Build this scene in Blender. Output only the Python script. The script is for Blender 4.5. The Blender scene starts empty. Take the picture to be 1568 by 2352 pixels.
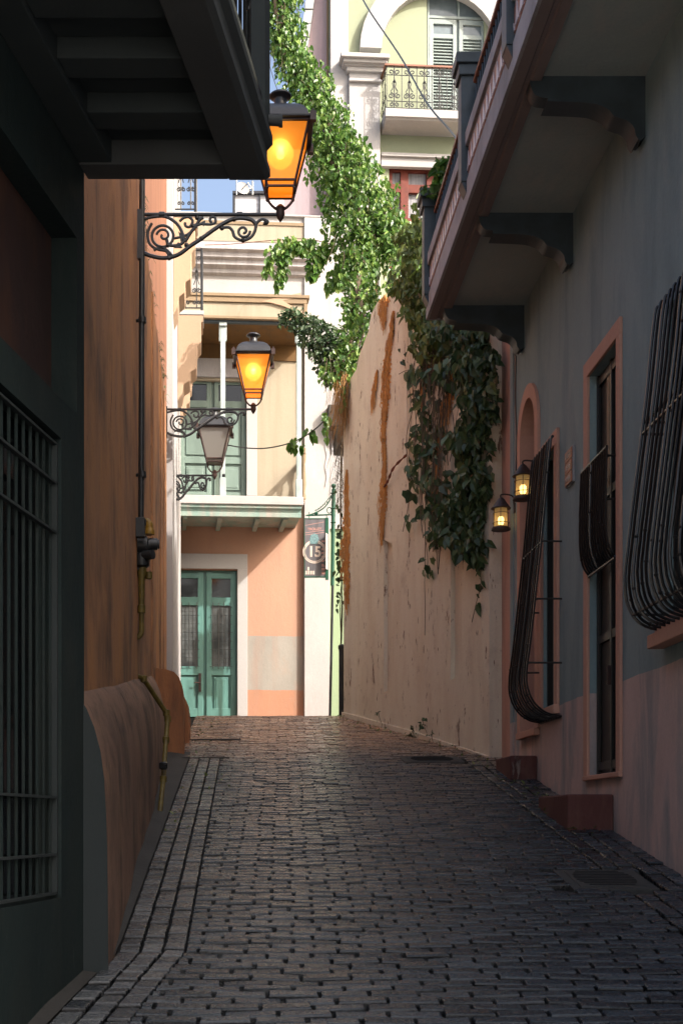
import bpy, bmesh, math, random
from mathutils import Vector, Matrix
random.seed(7)
R = math.radians
S = bpy.context.scene
COL = S.collection

# ---------------------------------------------------------------- camera
F_, VX, VY = 3000.0, 575.0, 1890.0
cd = bpy.data.cameras.new('camera'); cam = bpy.data.objects.new('camera', cd); COL.objects.link(cam)
cam.location = (0, 0, 0); cam.rotation_euler = (R(90), 0, 0)
cd.sensor_fit = 'HORIZONTAL'; cd.sensor_width = 36; cd.lens = F_ / 1568 * 36
cd.shift_x = (784 - VX) / 1568; cd.shift_y = (VY - 1176) / 1568
cd.clip_start = 0.05; cd.clip_end = 2000
S.camera = cam

# ---------------------------------------------------------------- sky and sun
TL = Vector((1.0, -0.72, 0.97)).normalized()
elev = math.asin(TL.z); azim = math.atan2(TL.x, TL.y)
w = bpy.data.worlds.new("World"); S.world = w; w.use_nodes = True
nt = w.node_tree; bg = nt.nodes['Background']
sky = nt.nodes.new('ShaderNodeTexSky'); sky.sky_type = 'NISHITA'; sky.sun_disc = False
sky.sun_elevation = elev; sky.sun_rotation = azim
sky.air_density = 1.0; sky.dust_density = 8.0; sky.ozone_density = 0.4
nt.links.new(sky.outputs[0], bg.inputs[0]); bg.inputs[1].default_value = 0.15
sd = bpy.data.lights.new('sun', 'SUN'); sun = bpy.data.objects.new('sun', sd); COL.objects.link(sun)
sd.energy = 3.0; sd.angle = R(0.5); sd.color = (1.0, 0.95, 0.87)
sun.rotation_euler = TL.to_track_quat('Z', 'Y').to_euler(); sun.location = (20, -10, 20)
S.view_settings.view_transform = 'Standard'; S.view_settings.look = 'None'
S.view_settings.exposure = 1.38; S.view_settings.gamma = 1.0

# ---------------------------------------------------------------- materials
def srgb(r, g, b):
    f = lambda c: ((c / 255) / 12.92 if c / 255 <= .04045 else ((c / 255 + .055) / 1.055) ** 2.4)
    return (f(r), f(g), f(b), 1)
def L(*c): return tuple(c) + (1,)

class NT:
    def __init__(s, name):
        s.m = bpy.data.materials.new(name); s.m.use_nodes = True
        s.t = s.m.node_tree; s.p = s.t.nodes['Principled BSDF']; s.out = s.t.nodes['Material Output']
        s.geo = s.n('ShaderNodeNewGeometry')
    def n(s, k, **kw):
        x = s.t.nodes.new(k)
        for a, b in kw.items(): setattr(x, a, b)
        return x
    def l(s, a, b): s.t.links.new(a, b)
    def noise(s, scale, stretch=(1, 1, 1), detail=5, rough=.6, off=0, dist=0):
        mp = s.n('ShaderNodeMapping'); mp.inputs['Scale'].default_value = stretch
        mp.inputs['Location'].default_value = (off, off * .7, off * 1.3)
        s.l(s.geo.outputs['Position'], mp.inputs['Vector'])
        n = s.n('ShaderNodeTexNoise'); n.inputs['Scale'].default_value = scale
        n.inputs['Detail'].default_value = detail; n.inputs['Roughness'].default_value = rough
        n.inputs['Distortion'].default_value = dist
        s.l(mp.outputs[0], n.inputs['Vector']); return n.outputs['Fac']
    def ramp(s, f, a, b, ca=(0, 0, 0, 1), cb=(1, 1, 1, 1)):
        r = s.n('ShaderNodeValToRGB'); e = r.color_ramp.elements
        e[0].position = a; e[1].position = b; e[0].color = ca; e[1].color = cb
        s.l(f, r.inputs[0]); return r.outputs[0]
    def mix(s, f, a, b, mode='MIX'):
        m = s.n('ShaderNodeMix', data_type='RGBA', blend_type=mode)
        for i, v in ((0, f), (6, a), (7, b)):
            if hasattr(v, 'links') or hasattr(v, 'is_output'): s.l(v, m.inputs[i])
            elif i == 0: m.inputs[0].default_value = v
            else: m.inputs[i].default_value = v
        return m.outputs[2]
    def math(s, op, a, b=0.0):
        m = s.n('ShaderNodeMath', operation=op)
        for i, v in ((0, a), (1, b)):
            if hasattr(v, 'is_output'): s.l(v, m.inputs[i])
            else: m.inputs[i].default_value = v
        return m.outputs[0]
    def pos(s, axis):
        x = s.n('ShaderNodeSeparateXYZ'); s.l(s.geo.outputs['Position'], x.inputs[0]); return x.outputs[axis]
    def bump(s, h, strength=.3, dist=.01):
        b = s.n('ShaderNodeBump'); b.inputs['Strength'].default_value = strength
        b.inputs['Distance'].default_value = dist
        s.l(h, b.inputs['Height']); s.l(b.outputs[0], s.p.inputs['Normal'])

def simple(name, col, rough=.6, metal=0, vary=.25, scale=9, stretch=(1, 1, 1), bump=.15, bscale=60, col2=None, spec=.5):
    k = NT(name)
    c2 = col2 or tuple(x * (1 - vary) for x in col[:3]) + (1,)
    c = k.mix(k.ramp(k.noise(scale, stretch), .35, .65), col, c2)
    k.l(c, k.p.inputs['Base Color'])
    k.p.inputs['Roughness'].default_value = rough; k.p.inputs['Metallic'].default_value = metal
    k.p.inputs['Specular IOR Level'].default_value = spec
    if bump: k.bump(k.noise(bscale, (1, 1, 1), 4), bump, .004)
    return k.m

def plaster(name, c1, c2, streak=None, bands=None, peel=None, peel_th=.68, grime=None, bump=.4, vs=.18, sc=7, samt=.8, ys=.45):
    """painted plaster: broad mottling, rain streaks running down, optional painted bands by height, peeled patches"""
    k = NT(name)
    c = k.mix(k.ramp(k.noise(1.6, (1, 1, .5), 6), .35, .68), c1, c2)
    if bands:
        zz = k.math('ADD', k.pos(2), k.math('MULTIPLY', k.noise(3.0, (1, 1, 1), 3), .03))
        for z, cb in bands:       # everything BELOW z takes cb (highest first)
            cbm = k.mix(k.ramp(k.noise(2.2, (1, 1, .6), 6, off=3), .35, .7), cb, tuple(x * .84 for x in cb[:3]) + (1,))
            c = k.mix(k.math('LESS_THAN', zz, z + .015), c, cbm)
    if streak:
        f = k.ramp(k.noise(sc, (1, ys, vs), 6, .6, off=11, dist=.4), .46, .66)
        c = k.mix(k.math('MULTIPLY', f, samt), c, streak)
    if grime:
        f = k.ramp(k.noise(2.5, (1, 1, .7), 8, .7, off=5), .55, .75)
        c = k.mix(k.math('MULTIPLY', f, .6), c, grime)
    h = k.noise(22, (1, 1, .5), 8, .65)
    if peel:
        f = k.math('MAXIMUM', k.ramp(k.noise(7, (1, .9, .22), 9, .75, off=21), peel_th, peel_th + .012), k.ramp(k.noise(26, (1, .8, .22), 5, .6, off=31), peel_th + .045, peel_th + .06))
        c = k.mix(f, c, peel)
        h = k.math('SUBTRACT', h, k.math('MULTIPLY', f, .9))
    c = k.mix(k.math('MULTIPLY', k.noise(45, (1, 1, 1), 4), .22), c, (.05, .045, .04, 1))
    k.l(c, k.p.inputs['Base Color']); k.p.inputs['Roughness'].default_value = .82
    k.p.inputs['Specular IOR Level'].default_value = .25
    k.bump(h, bump, .012)
    return k.m

M = {}
M['grey_pink'] = plaster('grey_house_paint', L(.245, .345, .365), L(.29, .375, .385), streak=L(.18, .26, .28), bands=[(.925, L(.66, .50, .46))], grime=L(.34, .385, .375), peel=L(.17, .20, .20), peel_th=.70, bump=.5, vs=.1)
M['pink_trim'] = plaster('pink_trim_paint', L(.62, .36, .27), L(.54, .30, .23), bump=.15)
M['pink_wall'] = plaster('pink_house_paint', L(.66, .39, .30), L(.57, .33, .26), streak=L(.48, .28, .22), bump=.2)
M['soffit'] = plaster('soffit_paint', L(.38, .43, .42), L(.32, .37, .36), bump=.3, streak=L(.40, .41, .39))
M['soffit_edge'] = plaster('soffit_edge_paint', L(.25, .20, .195), L(.21, .165, .16), bump=.15)
M['fascia'] = plaster('fascia_stone', L(.44, .42, .43), L(.34, .32, .33), streak=L(.24, .23, .23), bump=.6)
M['tile_red'] = simple('tile_red', L(.32, .12, .08), .5)
M['tile_white'] = simple('tile_white', L(.6, .53, .56), .4)
M['bluegrey'] = simple('bluegrey_paint', L(.045, .065, .08), .5, vary=.4, scale=5)
M['iron'] = simple('black_iron', L(.012, .012, .013), .28, vary=.5, scale=30, bump=.35, bscale=120, spec=.6)
M['rust_iron'] = simple('rusty_iron', L(.05, .022, .018), .5, vary=.6, scale=25, bump=.4)
M['wood_dark'] = simple('dark_door_wood', L(.016, .014, .012), .4, vary=.4, stretch=(1, 1, .1), scale=20)
M['brown_wood'] = simple('brown_wood', L(.20, .10, .05), .5, vary=.4, stretch=(1, 1, .1), scale=20)
M['dark_glass'] = simple('dark_window_glass', L(.012, .014, .016), .08, bump=0, vary=.2)
M['step_red'] = plaster('step_red_paint', L(.12, .045, .04), L(.085, .032, .03), streak=L(.16, .075, .06), grime=L(.22, .12, .10), peel=L(.24, .18, .16), peel_th=.64, bump=.8)
M['cream'] = plaster('cream_wall_paint', L(.80, .72, .57), L(.78, .70, .58), streak=L(.70, .59, .46), peel=L(.26, .16, .11), peel_th=.612, grime=L(.46, .34, .27), bump=.8, vs=.12)
M['orange_plaster'] = simple('exposed_orange_render', L(.70, .33, .08), .85, scale=30, stretch=(1, 1, .2), col2=L(.42, .20, .08), bump=1, bscale=35)
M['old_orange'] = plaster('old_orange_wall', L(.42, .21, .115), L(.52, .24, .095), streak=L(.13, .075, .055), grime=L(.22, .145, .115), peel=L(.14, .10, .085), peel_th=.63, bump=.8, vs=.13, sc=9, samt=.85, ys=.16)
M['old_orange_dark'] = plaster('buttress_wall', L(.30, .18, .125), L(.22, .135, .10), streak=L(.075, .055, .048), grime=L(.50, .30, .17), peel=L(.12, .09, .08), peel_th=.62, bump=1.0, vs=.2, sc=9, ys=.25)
M['orange2'] = plaster('orange_house_paint', L(.27, .12, .07), L(.23, .105, .062), streak=L(.19, .085, .05), bump=.25, vs=.1)
M['orange_bright'] = plaster('orange_kerb_paint', L(.40, .17, .075), L(.34, .145, .065), streak=L(.20, .09, .05), grime=L(.22, .13, .09), bump=.7)
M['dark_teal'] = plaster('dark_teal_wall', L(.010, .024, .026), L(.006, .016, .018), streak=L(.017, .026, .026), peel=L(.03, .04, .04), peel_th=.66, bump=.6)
M['niche_red'] = plaster('niche_red_paint', L(.06, .028, .026), L(.035, .02, .02), streak=L(.085, .035, .02), bump=.3)
M['slate'] = plaster('balcony_grey_paint', L(.030, .040, .044), L(.022, .031, .034), bump=.2)
M['slate_light'] = plaster('balcony_grey_edge', L(.065, .073, .077), L(.05, .056, .06), bump=.3)
M['white'] = plaster('white_paint', L(.41, .40, .395), L(.38, .37, .37), bump=.15)
M['white_old'] = plaster('weathered_white_paint', L(.41, .395, .395), L(.36, .355, .355), grime=L(.50, .47, .46), peel=L(.46, .35, .32), peel_th=.70, bump=.3)
M['white_mould'] = plaster('mouldy_white_paint', L(.40, .38, .40), L(.45, .43, .44), grime=L(.12, .12, .12), bump=.4, streak=L(.3, .29, .29))
M['stone_cream'] = plaster('cream_facade_paint', L(.36, .31, .235), L(.33, .285, .215), streak=L(.30, .25, .185), bump=.2, vs=.06)
M['tan_trim'] = plaster('tan_trim_paint', L(.26, .19, .12), L(.23, .17, .11), bump=.2)
M['ochre'] = plaster('ochre_ceiling', L(.17, .085, .024), L(.13, .07, .022), streak=L(.11, .065, .03), bump=.4)
M['peach'] = plaster('moulding_peach', L(.42, .285, .19), L(.38, .27, .19), bump=.2)
M['teal_door'] = simple('teal_door_paint', L(.095, .225, .20), .42, vary=.3, scale=4, stretch=(1, 1, .3))
M['sage_door'] = simple('sage_door_paint', L(.17, .24, .21), .45, vary=.25, scale=4, stretch=(1, 1, .3))
M['sage_old'] = plaster('old_sage_beam', L(.20, .30, .27), L(.30, .35, .31), streak=L(.35, .30, .27), grime=L(.12, .13, .12), bump=.6)
M['pale_post'] = simple('pale_post_paint', L(.36, .41, .41), .6, col2=L(.22, .27, .27), scale=14, stretch=(1, 1, .2), bump=.6)
M['green_wall'] = plaster('pale_green_paint', L(.30, .33, .225), L(.27, .30, .21), bump=.15)
M['green_strip'] = plaster('green_strip_paint', L(.27, .36, .22), L(.25, .33, .21), bump=.2)
M['lilac'] = plaster('lilac_paint', L(.34, .275, .30), L(.31, .24, .265), streak=L(.42, .30, .33), bump=.3, vs=.06)
M['shutter_grey'] = simple('shutter_grey_paint', L(.25, .30, .29), .5, vary=.15)
M['glass_sky'] = simple('pale_glass', L(.16, .20, .22), .1, bump=0, vary=.2)
M['curtain'] = simple('curtain_cloth', L(.26, .26, .28), .6, col2=L(.12, .12, .14), stretch=(14, 14, .3), scale=2)
M['red_frame'] = simple('red_window_paint', L(.13, .018, .007), .7, vary=.3)
M['rail_brown'] = simple('brown_handrail', L(.24, .09, .05), .5)
M['weather_wood'] = simple('weathered_boards', L(.34, .33, .34), .8, col2=L(.55, .56, .60), stretch=(.4, 1, 6), scale=3, bump=.6)
M['metal_roof'] = simple('metal_roof', L(.42, .43, .42), .4, metal=.3)
M['pipe'] = simple('dark_pipe', L(.022, .025, .028), .4, vary=.4)
M['gas_yellow'] = simple('gas_pipe_yellow', L(.15, .11, .02), .5, vary=.5, scale=20)
M['gas_bright'] = simple('gas_fitting_yellow', L(.36, .20, .02), .5, vary=.4)
M['regulator'] = simple('regulator_metal', L(.030, .034, .038), .4, vary=.4)
M['sign_green'] = simple('sign_green', L(.012, .075, .045), .35, vary=.3)
M['sign_face'] = simple('sign_face', L(.075, .072, .08), .4, col2=L(.15, .14, .155), stretch=(1, 1, .25), scale=7, bump=0)
M['sign_cream'] = simple('sign_cream', L(.60, .50, .44), .5, bump=0)
M['sign_pink'] = simple('sign_pink', L(.50, .27, .24), .5, bump=0)
M['sign_blue'] = simple('sign_blue', L(.16, .28, .30), .5, bump=0, vary=.5, scale=40)
M['concrete'] = plaster('concrete', L(.06, .06, .057), L(.045, .044, .042), grime=L(.025, .024, .022), bump=.6)
M['cover_metal'] = plaster('cover_concrete', L(.075, .075, .07), L(.055, .055, .052), grime=L(.02, .02, .02), bump=.5)
M['stem'] = simple('vine_stem', L(.13, .095, .06), .8, vary=.5, bump=.6)
M['straw'] = simple('dry_grass', L(.42, .22, .07), .8, vary=.5, scale=30)
M['flower'] = simple('red_petals', L(.55, .03, .05), .5)
M['brown_root'] = simple('brown_root', L(.22, .06, .03), .8, vary=.5)
M['tread'] = simple('plaque_tile', L(.42, .13, .05), .4, vary=.5, scale=40)
M['cap_black'] = simple('lantern_black_paint', L(.022, .024, .030), .42, vary=.4, scale=12, bump=.3)

def leafmat(name, a, b, c, tr):
    k = NT(name)
    at = k.n('ShaderNodeAttribute', attribute_name='tone')
    r = k.n('ShaderNodeValToRGB'); r.color_ramp.elements[0].color = a; r.color_ramp.elements[1].color = c
    e = r.color_ramp.elements.new(.5); e.color = b
    k.l(at.outputs['Fac'], r.inputs[0]); k.l(r.outputs[0], k.p.inputs['Base Color'])
    k.p.inputs['Roughness'].default_value = .38
    tb = k.n('ShaderNodeBsdfTranslucent'); k.l(r.outputs[0], tb.inputs['Color'])
    mx = k.n('ShaderNodeMixShader'); mx.inputs[0].default_value = tr
    k.l(k.p.outputs[0], mx.inputs[1]); k.l(tb.outputs[0], mx.inputs[2]); k.l(mx.outputs[0], k.out.inputs['Surface'])
    return k.m
M['leaf_bright'] = leafmat('bright_leaf', L(.035, .09, .018), L(.085, .19, .03), L(.24, .34, .08), .35)
M['leaf_dark'] = leafmat('dark_leaf', L(.03, .06, .03), L(.06, .11, .045), L(.13, .18, .07), .25)
M['leaf_olive'] = leafmat('olive_leaf', L(.07, .10, .025), L(.12, .17, .04), L(.22, .26, .08), .3)

def paving(name, dark):
    k = NT(name)
    at = k.n('ShaderNodeAttribute', attribute_name='tone')
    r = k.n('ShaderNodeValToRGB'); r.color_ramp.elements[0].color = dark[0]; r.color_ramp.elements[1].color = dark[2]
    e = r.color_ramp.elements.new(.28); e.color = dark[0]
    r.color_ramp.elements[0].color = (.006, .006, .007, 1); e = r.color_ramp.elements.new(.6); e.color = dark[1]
    k.l(at.outputs['Fac'], r.inputs[0])
    c = k.mix(k.math('GREATER_THAN', at.outputs['Fac'], .2), r.outputs[0], k.mix(k.math('MULTIPLY', k.ramp(k.noise(46, (1, 1.2, 1), 7, .75), .54, .70), .6), r.outputs[0], (.12, .14, .155, 1)))
    c = k.mix(k.math('MULTIPLY', k.ramp(k.noise(1.3, (1, 1, 1), 5), .4, .7), .35), c, (.035, .037, .04, 1))
    # sandy block colour with warm bounce light painted in, toward the lane's upper end
    sandy_bounce = k.ramp(k.math('ADD', k.math('MULTIPLY', k.pos(1), .05), k.math('MULTIPLY', k.noise(2.2, (1, 1, 1), 5), .12)), .66, .77)
    c = k.mix(k.math('MULTIPLY', sandy_bounce, k.math('MULTIPLY', k.math('ADD', at.outputs['Fac'], .25), .8)), c, (.52, .30, .17, 1))
    k.l(c, k.p.inputs['Base Color'])
    k.l(k.ramp(k.noise(30, (1, 1, 1), 4), .3, .7, (.16, .16, .16, 1), (.36, .36, .36, 1)), k.p.inputs['Roughness'])
    k.bump(k.noise(60, (1, 1, 1), 6, .7), .55, .006)
    return k.m
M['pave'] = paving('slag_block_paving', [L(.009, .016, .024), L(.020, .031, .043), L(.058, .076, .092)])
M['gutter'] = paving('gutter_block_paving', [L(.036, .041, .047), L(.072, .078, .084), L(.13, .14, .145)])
M['mortar'] = simple('joint_dirt', L(.010, .010, .010), .95, bump=.8)
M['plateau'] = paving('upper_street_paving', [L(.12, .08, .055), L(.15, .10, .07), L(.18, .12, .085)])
M['earth'] = simple('earth', L(.10, .085, .07), .9)
M['bounce_pale'] = simple('pale_bounce_ground', L(.42, .40, .37), .9)

def glassmat(name, col, em, tr, transp, ecol=None):
    k = NT(name)
    tb = k.n('ShaderNodeBsdfTranslucent'); tb.inputs[0].default_value = col
    tp = k.n('ShaderNodeBsdfTransparent'); tp.inputs[0].default_value = (1, .88, .6, 1)
    k.p.inputs['Base Color'].default_value = col; k.p.inputs['Roughness'].default_value = .15
    k.p.inputs['Emission Color'].default_value = ecol or col; k.p.inputs['Emission Strength'].default_value = em
    m1 = k.n('ShaderNodeMixShader'); m1.inputs[0].default_value = tr
    k.l(k.p.outputs[0], m1.inputs[1]); k.l(tb.outputs[0], m1.inputs[2])
    m2 = k.n('ShaderNodeMixShader'); m2.inputs[0].default_value = transp
    k.l(m1.outputs[0], m2.inputs[1]); k.l(tp.outputs[0], m2.inputs[2])
    k.l(m2.outputs[0], k.out.inputs['Surface'])
    return k.m
M['amber_lit'] = glassmat('lit_amber_glass', (1.0, .44, .08, 1), .52, .5, .36, (1, .25, .006, 1))
M['frosted_off'] = glassmat('unlit_frosted_glass', (.30, .285, .27, 1), 0, .35, .1)
M['small_glass'] = glassmat('small_lantern_glass', (.75, .55, .25, 1), .10, .3, .55)
def emit(name, col, s):
    k = NT(name); k.p.inputs['Emission Color'].default_value = col; k.p.inputs['Emission Strength'].default_value = s
    k.p.inputs['Base Color'].default_value = col; return k.m
M['bulb'] = emit('lit_bulb', (1, .85, .45, 1), 2.2)
M['small_bulb'] = emit('small_lit_bulb', (1, .72, .34, 1), 2.2)

# ---------------------------------------------------------------- geometry helpers
def W(px, py, Y): return Vector(((px - VX) * Y / F_, Y, (VY - py) * Y / F_))

class Fr:
    """wall frame: u runs along the wall, d stands out from it, z is up"""
    def __init__(s, o, u, n):
        s.o = Vector((o[0], o[1], 0)); s.u = Vector((u[0], u[1], 0)); s.n = Vector((n[0], n[1], 0))
    def P(s, u, d, z): return s.o + s.u * u + s.n * d + Vector((0, 0, z))
    def uv(s, px, py, d=0):
        r = Vector(((px - VX) / F_, 1, 0)); o = s.o + s.n * d
        # t*r = o + u*U
        det = r.x * (-s.u.y) + s.u.x * r.y
        t = (o.x * (-s.u.y) + s.u.x * o.y) / det
        u = (r.x * o.y - r.y * o.x) / det
        return u, (VY - py) / F_ * t

def basis(t):
    t = t.normalized(); a = Vector((0, 0, 1)) if abs(t.z) < .9 else Vector((1, 0, 0))
    x = t.cross(a).normalized(); return x, t.cross(x).normalized()

class MB:
    def __init__(s): s.v = []; s.f = []; s.tone = None
    def add(s, vs, fs):
        b = len(s.v); s.v += [Vector(x) for x in vs]; s.f += [tuple(b + i for i in f) for f in fs]; return s
    def box(s, fr, u0, u1, d0, d1, z0, z1):
        c = [fr.P(u, d, z) for z in (z0, z1) for u, d in ((u0, d0), (u1, d0), (u1, d1), (u0, d1))]
        return s.add(c, [(3, 2, 1, 0), (4, 5, 6, 7), (0, 1, 5, 4), (1, 2, 6, 5), (2, 3, 7, 6), (3, 0, 4, 7)])
    def pbox(s, fr, x0, x1, y0, y1, d0, d1):
        """box whose front face (at d1) is given by its picture rectangle on this facade"""
        a, zt = fr.uv(x0, y0, d1); b, _ = fr.uv(x1, y0, d1); _, zb = fr.uv(x0, y1, d1)
        return s.box(fr, a, b, d0, d1, zb, zt)
    def poly(s, fr, pts, d0, d1):
        n = len(pts)
        c = [fr.P(u, d0, z) for u, z in pts] + [fr.P(u, d1, z) for u, z in pts]
        return s.add(c, [tuple(range(n))[::-1], tuple(range(n, 2 * n))] + [(i, (i + 1) % n, n + (i + 1) % n, n + i) for i in range(n)])
    def sect(s, fr, pts, u0, u1):
        n = len(pts)
        c = [fr.P(u0, d, z) for d, z in pts] + [fr.P(u1, d, z) for d, z in pts]
        return s.add(c, [tuple(range(n))[::-1], tuple(range(n, 2 * n))] + [(i, (i + 1) % n, n + (i + 1) % n, n + i) for i in range(n)])
    def tube(s, pts, r, n=6, cap=True):
        pts = [Vector(p) for p in pts]; m = len(pts)
        rs = r if isinstance(r, (list, tuple)) else [r] * m
        vs = []; px = None
        for i, p in enumerate(pts):
            t = (pts[min(i + 1, m - 1)] - pts[max(i - 1, 0)])
            if t.length < 1e-9: t = Vector((0, 0, 1))
            t.normalize()
            if px is None: x, y = basis(t)
            else:
                x = (px - t * px.dot(t))
                x = x.normalized() if x.length > 1e-6 else basis(t)[0]
                y = t.cross(x)
            px = x
            for k in range(n):
                a = 2 * math.pi * (k + .5) / n; vs.append(p + (x * math.cos(a) + y * math.sin(a)) * rs[i])
        fs = [(i * n + k, i * n + (k + 1) % n, (i + 1) * n + (k + 1) % n, (i + 1) * n + k) for i in range(m - 1) for k in range(n)]
        if cap: fs += [tuple(range(n))[::-1], tuple((m - 1) * n + k for k in range(n))]
        return s.add(vs, fs)
    def lathe(s, c, prof, n=16, axis=Vector((0, 0, 1)), off=0.0, cap=True):
        c = Vector(c); axis = Vector(axis).normalized()
        x, y = (Vector((1, 0, 0)), Vector((0, 1, 0))) if abs(axis.z) > .99 else basis(axis)
        vs = [c + axis * z + (x * math.cos(2 * math.pi * (k + off) / n) + y * math.sin(2 * math.pi * (k + off) / n)) * r for r, z in prof for k in range(n)]
        m = len(prof)
        fs = [(i * n + k, i * n + (k + 1) % n, (i + 1) * n + (k + 1) % n, (i + 1) * n + k) for i in range(m - 1) for k in range(n)]
        if cap: fs += [tuple(range(n))[::-1], tuple((m - 1) * n + k for k in range(n))]
        return s.add(vs, fs)
    def build(s, name, mat, parent=None, smooth=False, bevel=0, recalc=True):
        me = bpy.data.meshes.new(name)
        o = bpy.data.objects.new(name, me)
        base = Vector((0, 0, 0))
        if parent is not None:
            p = parent
            while p is not None: base += Vector(p.location); p = p.parent
        me.from_pydata([tuple(v - base) for v in s.v], [], s.f)
        if recalc:
            bm = bmesh.new(); bm.from_mesh(me); bmesh.ops.recalc_face_normals(bm, faces=bm.faces); bm.to_mesh(me); bm.free()
        if s.tone is not None:
            at = me.attributes.new('tone', 'FLOAT', 'POINT'); at.data.foreach_set('value', s.tone)
        me.materials.append(M[mat] if isinstance(mat, str) else mat)
        if smooth:
            me.polygons.foreach_set('use_smooth', [True] * len(me.polygons))
            if smooth != 'all': me.set_sharp_from_angle(angle=R(40))
        me.update()
        COL.objects.link(o)
        if parent is not None: o.parent = parent
        if bevel:
            b = o.modifiers.new('bevel', 'BEVEL'); b.width = bevel; b.segments = 2; b.limit_method = 'ANGLE'; b.angle_limit = R(35)
        return o

def tag(o, label=None, cat=None, group=None, kind=None):
    if label: o['label'] = label
    if cat: o['category'] = cat
    if group: o['group'] = group
    if kind: o['kind'] = kind
    return o
def thing(name, loc, label, cat, group=None):
    o = bpy.data.objects.new(name, None); o.empty_display_size = .1; COL.objects.link(o); o.location = loc
    return tag(o, label, cat, group)

def wall(fr, outer, holes, d, thick, reveal):
    """plastered wall sheet with openings cut through it, reveals, outer returns and a solid body behind"""
    mb = MB(); bm = bmesh.new(); edges = []
    for lp in [outer] + holes:
        vs = [bm.verts.new(fr.P(u, d, z)) for u, z in lp]
        for i in range(len(vs)): edges.append(bm.edges.new((vs[i], vs[(i + 1) % len(vs)])))
    bmesh.ops.triangle_fill(bm, use_beauty=True, use_dissolve=False, edges=edges)
    bm.verts.index_update()
    mb.add([v.co.copy() for v in bm.verts], [tuple(v.index for v in f.verts) for f in bm.faces]); bm.free()
    for lp, dp in [(outer, thick)] + [(h, reveal) for h in holes]:
        n = len(lp); c = [fr.P(u, d, z) for u, z in lp] + [fr.P(u, d - dp, z) for u, z in lp]
        mb.add(c, [(i, (i + 1) % n, n + (i + 1) % n, n + i) for i in range(n)])
    n = len(outer)
    c = [fr.P(u, d - reveal, z) for u, z in outer] + [fr.P(u, d - thick, z) for u, z in outer]
    mb.add(c, [tuple(range(n)), tuple(range(2 * n - 1, n - 1, -1))])
    return mb
def rect(u0, u1, z0, z1): return [(u0, z0), (u1, z0), (u1, z1), (u0, z1)]
def spiral(c, r0, r1, a0, a1, n=20, xdir=Vector((1, 0, 0)), ydir=Vector((0, 0, 1))):
    out = []
    for i in range(n + 1):
        t = i / n; a = a0 + (a1 - a0) * t; r = r0 + (r1 - r0) * t
        out.append(Vector(c) + xdir * (r * math.cos(a)) + ydir * (r * math.sin(a)))
    return out
def smoothpath(pts, k=5):
    pts = [Vector(p) for p in pts]; out = []
    for i in range(len(pts) - 1):
        p0 = pts[max(i - 1, 0)]; p1 = pts[i]; p2 = pts[i + 1]; p3 = pts[min(i + 2, len(pts) - 1)]
        for j in range(k):
            t = j / k
            out.append(.5 * ((2 * p1) + (p2 - p0) * t + (2 * p0 - 5 * p1 + 4 * p2 - p3) * t * t + (3 * p1 - p0 - 3 * p2 + p3) * t ** 3))
    out.append(pts[-1]); return out

# ---------------------------------------------------------------- the street
G = .1773
def zg(Y):
    if Y < -2: return -1.6 + G * -2 + .02 * (Y + 2)
    if Y <= 16.4: return -1.6 + G * Y
    t = min(Y, 17.6) - 16.4
    return -1.6 + G * 16.4 + G * t - G * t * t / 2.4
ZP = zg(18)

def ground():
    mb = MB(); ys = [-300, -60, -2, 2] + [3 + .5 * i for i in range(31)] + [18.5, 20, 26, 60, 300]
    for y in ys:
        for x in (-300, 300): mb.v.append(Vector((x, y, zg(y) - .05)))
    mb.f = [(2 * i, 2 * i + 1, 2 * i + 3, 2 * i + 2) for i in range(len(ys) - 1)]
    tag(mb.build('ground', 'earth', recalc=False), kind='structure')
    mb = MB()
    for y in (-60, -2.2):
        for x in (-60, 60): mb.v.append(Vector((x, y, zg(y) - .03)))
    mb.f = [(0, 1, 3, 2)]; tag(mb.build('bounce_ground', 'bounce_pale', recalc=False), kind='structure')  # added pale ground behind the camera, bounces sunlight into the lane
    # joint bed below the blocks and the flat street beyond the crest
    mb = MB(); ys = [1 + .4 * i for i in range(43)]
    for y in ys:
        for x in (-1.6, 2.9): mb.v.append(Vector((x, y, zg(y) - .028)))
    mb.f = [(2 * i, 2 * i + 1, 2 * i + 3, 2 * i + 2) for i in range(len(ys) - 1)]
    bed = mb.build('lane_bed', 'mortar', recalc=False); tag(bed, kind='structure')
    mb = MB(); ys = [17.3, 17.6, 18, 19, 22, 30]; mb.tone = []
    for y in ys:
        for x in (-12, 14): mb.v.append(Vector((x, y, zg(y) - .004))); mb.tone.append(.5)
    mb.f = [(2 * i, 2 * i + 1, 2 * i + 3, 2 * i + 2) for i in range(len(ys) - 1)]
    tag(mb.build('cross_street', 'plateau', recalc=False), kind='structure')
ground()

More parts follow.
